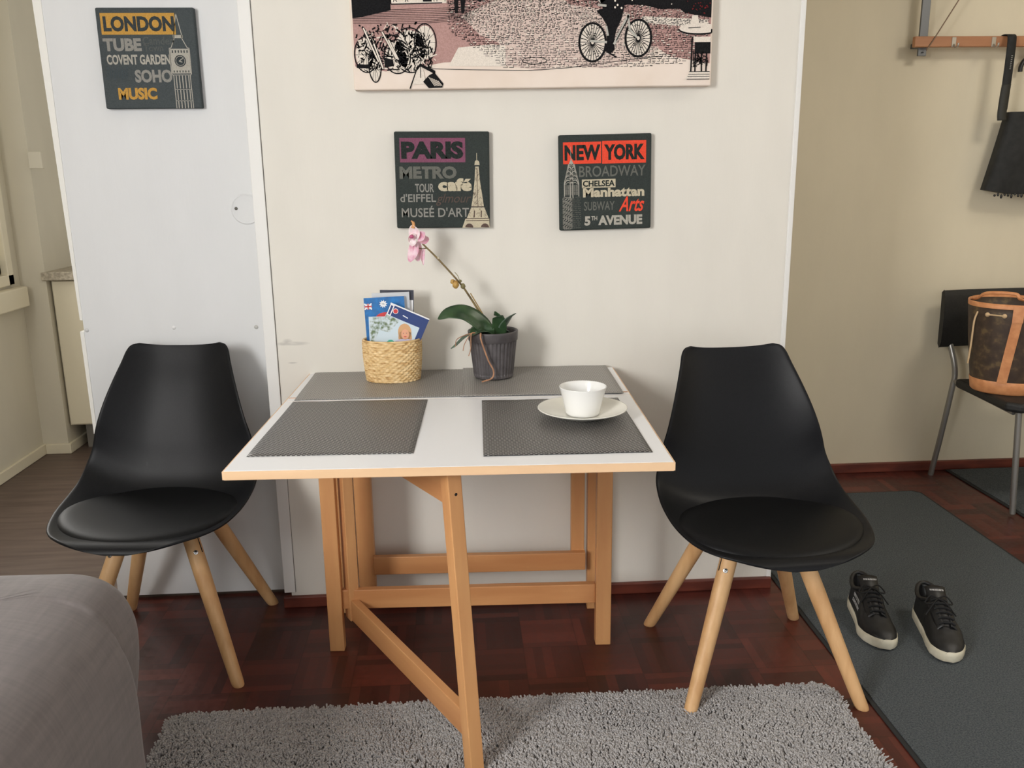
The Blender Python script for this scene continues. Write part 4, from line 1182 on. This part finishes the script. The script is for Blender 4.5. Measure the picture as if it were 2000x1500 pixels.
def make_sneaker(label, loc, rz, side):
    root = thing('sneaker', label, 'shoe', loc, rz, group='black sneakers on the entrance mat')
    L = .290
    # sole wall
    n = 48; ts = [i / n for i in range(n + 1)]
    out = [(foot(t_, side)[0] + foot(t_, side)[1], -L * t_) for t_ in ts] + [(foot(t_, side)[0] - foot(t_, side)[1], -L * t_) for t_ in ts[::-1][1:-1]]
    cx_ = 0; rows = []
    for z, s_ in ((0, .97), (.003, 1.0), (.016, 1.02), (.028, 1.0), (.0285, .93)):
        rows.append([(x * s_, (y + L / 2) * (1 + (s_ - 1) * .35) - L / 2, z + max(0, (-y / L - .75)) * .02) for x, y in out])
    b = MB(); b.grid(rows, closed=True); b.add(rows[0], [tuple(range(len(out)))]); b.add(rows[-1], [tuple(range(len(out)))])
    b.build('sole', SOLE, root)
    # upper: loft of cross sections; open collar at the back
    rows = []
    for i in range(41):
        t_ = .012 + .972 * i / 40; c_, hw = foot(t_, side); hw *= .97
        top = np.interp(t_, [0, .05, .15, .25, .36, .46, .6, .72, .82, .92, 1], [.098, .096, .084, .080, .092, .100, .086, .068, .056, .046, .032])
        gap = np.interp(t_, [0, .03, .08, .3, .40, .46], [0, .3, .66, .66, .45, .0])          # collar opening
        row = []
        for k in range(25):
            u = -1 + 2 * k / 24; a = abs(u)
            bul = 1 + .05 * math.sin(a * math.pi)
            if t_ < .46 and gap > 0.02:
                x = (1 - (1 - a) * (1 - gap) * .0) * 1.0
                v = (1 - a); xx = np.sign(u) * hw * (1 - .30 * v) * bul if a > .02 else 0
                zz = .026 + (top - .026) * min(1, v * 1.6) if v < .62 else top - (v - .62) * .16
                xx = np.sign(u) * hw * (1 - .28 * min(1, v * 1.6)) if v < .62 else np.sign(u) * hw * .72 * (1 - (v - .62) / .38 * (1 - 0))
                if v >= .62: zz = top - .045 * math.sin((v - .62) / .38 * math.pi / 2) * (gap / .66)
            else:
                th = (1 - a) * math.pi / 2
                xx = np.sign(u) * hw * math.cos(th) ** .75 if a > 0 else 0
                zz = .026 + (top - .026) * math.sin(th) ** .85
            row.append((c_ + float(xx), -L * t_, float(zz)))
        rows.append(row)
    b = MB(); b.grid(rows); b.build('upper', UP, root, sub=1)
    # padded collar
    cp = []
    for k in range(41):
        a = 2 * math.pi * k / 40; t_ = .21 - .19 * math.cos(a); c_, hw = foot(max(.03, t_), side)
        hh = np.interp(t_, [0, .05, .15, .25, .36, .46], [.102, .098, .085, .082, .094, .103]); cp.append((c_ + .031 * math.sin(a), -L * t_, float(hh)))
    b = MB(); b.tube(cp, .0062, 10); b.build('collar', UP, root)
    # tongue with its printed line
    rows = []
    for i in range(13):
        q = i / 12; t_ = .70 - .38 * q; z = np.interp(t_, [.30, .34, .46, .6, .72], [.136, .130, .108, .093, .074]) + .002; ww = .020 + .008 * q
        c_, _ = foot(t_, side); rows.append([(c_ + ww * u, -L * t_ + .004 * u * u, float(z) - .007 * u * u) for u in (-1, -.6, -.2, .2, .6, 1)])
    b = MB(); b.grid(rows); b.build('tongue', UP, root, solid=.006)
    b = MB(); text(b, 'IIIIIIIIIIII', -.018, .018, .1215, .1245, 0, 0, fn=lambda x, z: (x, -L * .372 - .0015 - (.1245 - z) * 1.4, z + .0065))
    b.build('tongue_print', WHT, root, normals=False)
    # eyestays and laces
    for s_ in (-1, 1):
        rows = []
        for i in range(11):
            t_ = .44 + .30 * i / 10; z = np.interp(t_, [.44, .5, .6, .72, .8], [.104, .099, .089, .071, .062]); c_, hw = foot(t_, side)
            rows.append([(c_ + s_ * (.012 + .012 * u - .004 * i / 10), -L * t_, float(z) + .003 - .0085 * u ** 1.5) for u in (0, .4, .8, 1.2, 1.5)])
        b = MB(); b.grid(rows); b.build('eyestay', UP, root, solid=.003, off=1)
    for k in range(6):
        t_ = .455 + .052 * k; z = float(np.interp(t_, [.44, .5, .6, .72, .8], [.104, .099, .089, .071, .062])) + .008; c_, _ = foot(t_, side)
        b = MB(); b.tube([(c_ - .021, -L * t_, z - .005), (c_ - .010, -L * (t_ + .004), z + .001), (c_ + .010, -L * (t_ + .008), z + .001), (c_ + .021, -L * (t_ + .012), z - .005)], .0034, 8, flat=.55, up=(0, 0, 1)); b.build('lace', LACE, root)
    b = MB(); zt = .113
    for s_ in (-1, 1):
        b.tube(crom([(0, -L * .45, zt), (s_ * .02, -L * .44, zt + .006), (s_ * .036, -L * .48, zt - .010), (s_ * .022, -L * .52, zt - .006), (0, -L * .46, zt)], 6), .0022, 6)
        b.tube(crom([(0, -L * .45, zt), (s_ * .016, -L * .52, zt - .004), (s_ * .040, -L * .57, zt - .035)], 6), .0022, 6)
    b.build('lace_bow', LACE, root)
    # white lettering on the outer flank (two short slanted lines)
    b = MB(); random.seed(3 + int(side))
    for line, (z0, z1, t0, t1) in enumerate(((.066, .076, .30, .52), (.050, .060, .30, .56))):
        for k in range(9):
            ta = t0 + (t1 - t0) * k / 9; tb_ = ta + (t1 - t0) / 9 * .7
            pts = []
            for (tt, zz) in ((ta, z0), (tb_, z0), (tb_, z1), (ta, z1)):
                c_, hw = foot(tt, side); vv = (zz - .026) / (.085 - .026) / 1.6
                pts.append((c_ + side * (hw * .97 * (1 - .28 * min(1, vv * 1.6)) + .0035), -L * tt, zz))
            P0, P1, P2, P3 = [Vector(p) for p in pts]
            q = lambda u, v: (P0.lerp(P1, u)).lerp(P3.lerp(P2, u), v)
            for (ua, va, ub, vb) in random.choice((((0, 0, .3, 1), (.3, .8, 1, 1), (.7, 0, 1, .9)), ((0, 0, .3, 1), (.3, 0, 1, .25), (.3, .75, 1, 1)), ((.35, 0, .65, 1), (0, .75, 1, 1)), ((0, 0, .3, 1), (.7, 0, 1, 1), (.3, .4, .7, .6)))):
                b.poly([q(ua, va), q(ub, va), q(ub, vb), q(ua, vb)])
    b.build('side_print', WHT, root, normals=False)
    return root


make_sneaker('left black sneaker on the mat, white lettering on its flank, nearer the chair', (1.195, -.140, .008), math.radians(-9), -1)
make_sneaker('right black sneaker on the mat, slightly nearer the camera than its mate', (1.357, -.222, .008), math.radians(-12), 1)

# ------------------------------------------------------------------ hall chair with a bag
root = thing('hall_chair', 'black padded chair with grey tube legs against the hall wall', 'chair', (2.33, .72, 0))
BLK = noisy('hall_black', rgb(24, 24, 24), rgb(32, 32, 31), 120, .6, bump=.2, dist=.001)
for s_ in (-1, 1):
    b = MB(); b.tube(crom([(s_ * -.288, .245, 0), (s_ * -.272, .222, .20), (s_ * -.258, .203, .40), (s_ * -.254, .200, .46), (s_ * -.262, .206, .52), (s_ * -.276, .236, .62), (s_ * -.282, .246, .75)], 6), .0115, 14)
    b.build('rear_leg', M['tube'], root)
    b = MB(); b.tube([(s_ * -.228, -.235, .010), (s_ * -.240, -.215, .41)], .0115, 14); b.build('front_leg', M['tube'], root)
    b = MB(); b.tube([(s_ * -.254, .202, .437), (s_ * -.258, .150, .424), (s_ * -.250, -.20, .403)], .009, 10); b.build('side_rail', M['tube'], root)
b = MB()
rows = []
for i in range(11):
    u = -1 + 2 * i / 10; rows.append([(u * .328, .215 - .03 * (1 - u * u) * -1 + dy, z) for (z, dy) in ((.572, .0), (.60, -.012), (.70, -.014), (.79, -.008), (.818, .004), (.805, .02), (.70, .016), (.59, .014))])
b.grid(rows, closed=True); b.add(rows[0], [tuple(range(8))]); b.add(rows[-1], [tuple(range(8))])
b.build('backrest', BLK, root, bevel=.008, segs=3)
b = MB(); b.prism([(-.272, .165), (.272, .165), (.300, -.22), (.262, -.262), (-.262, -.262), (-.300, -.22)], 2, .415, .452)
b.build('seat', BLK, root, bevel=.012, segs=3)

root = thing('bucket_bag', 'brown drawstring bucket bag with tan leather trim on the hall chair seat', 'bag', (2.140, .690, .4525), -0.65)
BRN = mat('bag_canvas', rgb(70, 54, 42), .55); t = NT(BRN)
nz = t.n('ShaderNodeTexNoise'); nz.inputs['Scale'].default_value = 30; nz.inputs['Detail'].default_value = 3; t.l(t.coords(), nz.inputs['Vector'])
t.l(t.ramp(nz.outputs['Fac'], [(.38, rgb(60, 46, 37)), (.55, rgb(72, 57, 44)), (.68, rgb(104, 86, 58))]), t.b.inputs['Base Color'])
TAN = noisy('bag_leather', rgb(204, 136, 88), rgb(220, 154, 104), 40, .5)
sq = lambda a: 1 / ((abs(math.cos(a)) ** 2.3 + abs(math.sin(a)) ** 2.3) ** (1 / 2.3))
b = MB(); b.lathe([(.122, .048), (.132, .12), (.144, .22), (.152, .30), (.155, .345), (.152, .345), (.147, .30), (.126, .10), (.0, .06)], 64, ey=1.0, mod=lambda a, z: sq(a), capb=False); b.build('bag_body', BRN, root)
b = MB(); b.lathe([(.0, .0), (.112, .0), (.118, .006), (.1245, .05), (.1235, .052)], 64, ey=1.0, mod=lambda a, z: sq(a), capb=False); b.build('base_band', TAN, root)
b = MB(); b.lathe([(.1555, .336), (.1565, .354), (.1535, .355), (.151, .336)], 64, ey=1.0, mod=lambda a, z: sq(a), capb=False); b.build('rim_band', TAN, root)
b = MB(); b.box(-.012, .022, 0, .003, .048, .30); 
o = b.build('front_strap', TAN, root, loc=(-.005, -.1275, 0))
for v in o.data.vertices: v.co.y += -.0335 * (v.co.z - .048) / .297; v.co.x += (v.co.z - .05) * .12
b = MB(); b.box(-.014, .022, 0, .003, .29, .35); o = b.build('strap_tab', TAN, root, loc=(.026, -.1595, 0))
b = MB(); b.tube(crom([(-.145, .03, .345), (-.118, -.06, .362), (-.085, -.10, .388), (.01, -.12, .392), (.035, -.11, .370), (.14, .02, .352)], 6), .0062, 10, flat=.6); b.build('shoulder_strap', TAN, root)
CORD = mat('bag_cord', rgb(206, 176, 136), .5)
b = MB(); b.tube([(-.072, -.148, .312), (-.014, -.161, .312)], .003, 8)
for x, y in ((-.072, -.146), (-.014, -.159)): blobm(b, (x, y, .312), .0085, .005, .0085)
b.build('drawstring', CORD, root)
b = MB(); b.tube(crom([(.055, -.158, .312), (.075, -.160, .318), (.098, -.142, .312)], 5), .003, 8); b.tube(crom([(.055, -.160, .290), (.085, -.168, .285), (.105, -.160, .255)], 5), .0035, 8); blobm(b, (.106, -.159, .25), .009, .008, .009); b.build('drawstring', CORD, root)
b = MB(); b.tube(crom([(-.108, -.118, .318), (-.116, -.126, .28), (-.118, -.128, .19), (-.122, -.126, .115)], 6), .0035, 8); b.build('hanging_cord', CORD, root)

# ------------------------------------------------------------------ coat rack
root = thing('coat_rack', 'wooden coat rail on grey metal brackets high on the hall wall', 'coat rack', (2.25, 1.035, 1.78))
b = MB(); b.box(-.465, .60, -.088, -.066, -.0175, .0215); b.build('rail', M['railwood'], root, bevel=.003)
for x in (-.420, .50):
    b = MB(); b.box(x - .0165, x + .0165, -.0655, -.055, -.048, .60); b.box(x - .0165, x + .0165, -.055, 0.0, -.014, .004); b.box(x - .0165, x + .0165, -.055, 0, .55, .57)
    b.lathe([(.0, .003), (.005, .002), (.006, 0)][::-1], 12, c=(x, -.066, -.036)); b.build('bracket', M['iron'], root, bevel=.0015)
b = MB(); b.tube([(-.418, -.0905, -.030), (-.395, -.0905, .005), (-.240, -.0905, .265)], .0024, 8); b.build('brace_wire', mat('wire_grey', rgb(120, 100, 84), .4, metallic=.6), root)
for x in (-.310, -.150, .1, .35):
    b = MB(); b.box(x - .0085, x + .0085, -.0905, -.0882, -.019, .0175)
    b.tube(crom([(x, -.0900, -.010), (x, -.102, -.022), (x, -.118, -.020), (x, -.122, -.008)], 5), .004, 8)
    b.build('hook', mat('hook_steel', rgb(176, 170, 160), .35, metallic=.8), root, bevel=.001)
b = MB(); b.tube([(.050, 0, -.061), (.050, -.052, -.061), (.050, -.056, -.052)], .005, 10); b.build('peg', M['iron'], root)
# black bag hanging from the rail by its strap
root = thing('hanging_bag', 'black fabric bag hanging by a wide strap from the coat rail', 'bag', (2.20, .944, 1.78))
CLO = noisy('bag_black', rgb(24, 25, 25), rgb(34, 35, 35), 40, .8, bump=.3, dist=.003)
b = MB(); sw = .0175
path = crom([(-.044, .044, -.012), (-.044, .036, .014), (-.045, .012, .0265), (-.045, -.018, .023), (-.046, -.029, .0), (-.048, -.032, -.08), (-.052, -.034, -.20), (-.054, -.034, -.255)], 6)
b.grid([[(p[0] - sw, p[1], p[2]), (p[0], p[1] - .001, p[2]), (p[0] + sw, p[1], p[2])] for p in path]); b.build('strap', CLO, root, solid=.003)
b = MB(); path = crom([(-.052, -.036, -.16), (-.057, -.038, -.21), (-.060, -.040, -.27), (-.057, -.040, -.296)], 5)
b.grid([[(p[0] - sw * 1.0, p[1], p[2]), (p[0], p[1] - .004, p[2]), (p[0] + sw * 1.05, p[1], p[2])] for p in path]); b.build('strap_grip', mat('grip_dark', rgb(44, 44, 40), .7), root, solid=.006)
b = MB(); text(b, 'IIIIIIII', 0, .05, 0, .006, 0, fn=lambda x, z: (-.046 + z - x * .05, -.0356, -.055 - x)); b.build('strap_print', mat('strap_print', rgb(150, 150, 146), .6), root, normals=False)
rows = []
for i in range(25):
    q = i / 24; z = -.262 - .300 * q
    l_ = -.008 - .064 * q ** 1.1; rt = .30 + .05 * q; row = []
    if i == 0: pass
    for k in range(33):
        u = k / 32; xx = l_ + (rt - l_) * u
        zz = z - .018 * q * min(1, u * 4) + (.012 * (u > .18) * (q < .08) * 0)
        th = .026 * (math.sin(math.pi * min(1, u * 3 + .03) / 2) ** .6) * (.6 + .4 * math.sin(q * math.pi))
        yy = -.012 - th - .005 * math.sin(xx * 40 + q * 3) * q
        row.append((xx, yy, zz))
    back = [(p[0], .030, p[2]) for p in row[::-1]]
    rows.append(row + back)
b = MB(); b.grid(rows, closed=True); b.add(rows[0], [tuple(range(len(rows[0])))]); b.add(rows[-1], [tuple(range(len(rows[0])))]); b.build('bag_body', CLO, root)
b = MB()
for k in range(14): blobm(b, (-.055 + .014 * k, -.045, -.583 + .004 * math.sin(k * 2.3)), .005, .004, .005 + .002 * (k % 3), n=6)
b.build('beaded_hem', mat('hem_black', rgb(30, 30, 30), .25), root)
# umbrella hung by its crook
root = thing('umbrella', 'black umbrella crook hooked beside the hanging bag at the frame edge', 'umbrella', (2.345, 1.030, 1.70))
b = MB(); b.tube(crom([(-.090, -.03, -.025), (-.089, -.03, -.005), (-.075, -.03, .020), (-.045, -.03, .034), (-.013, -.03, .020), (0, -.03, -.008), (0, -.03, -.075)], 6), .0085, 12); b.build('crook_handle', mat('umb_handle', rgb(24, 24, 24), .4), root)
b = MB(); b.tube([(0, -.03, -.075), (0, -.03, -.16)], .0045, 10); b.build('shaft', M['iron'], root)
b = MB(); b.lathe([(.0, -.44), (.012, -.43), (.020, -.38), (.022, -.30), (.018, -.22), (.010, -.165), (.0, -.16)], 24, c=(0, -.03, 0), mod=lambda a, z: 1 + .12 * math.sin(a * 8)); b.build('folded_canopy', CLO, root)
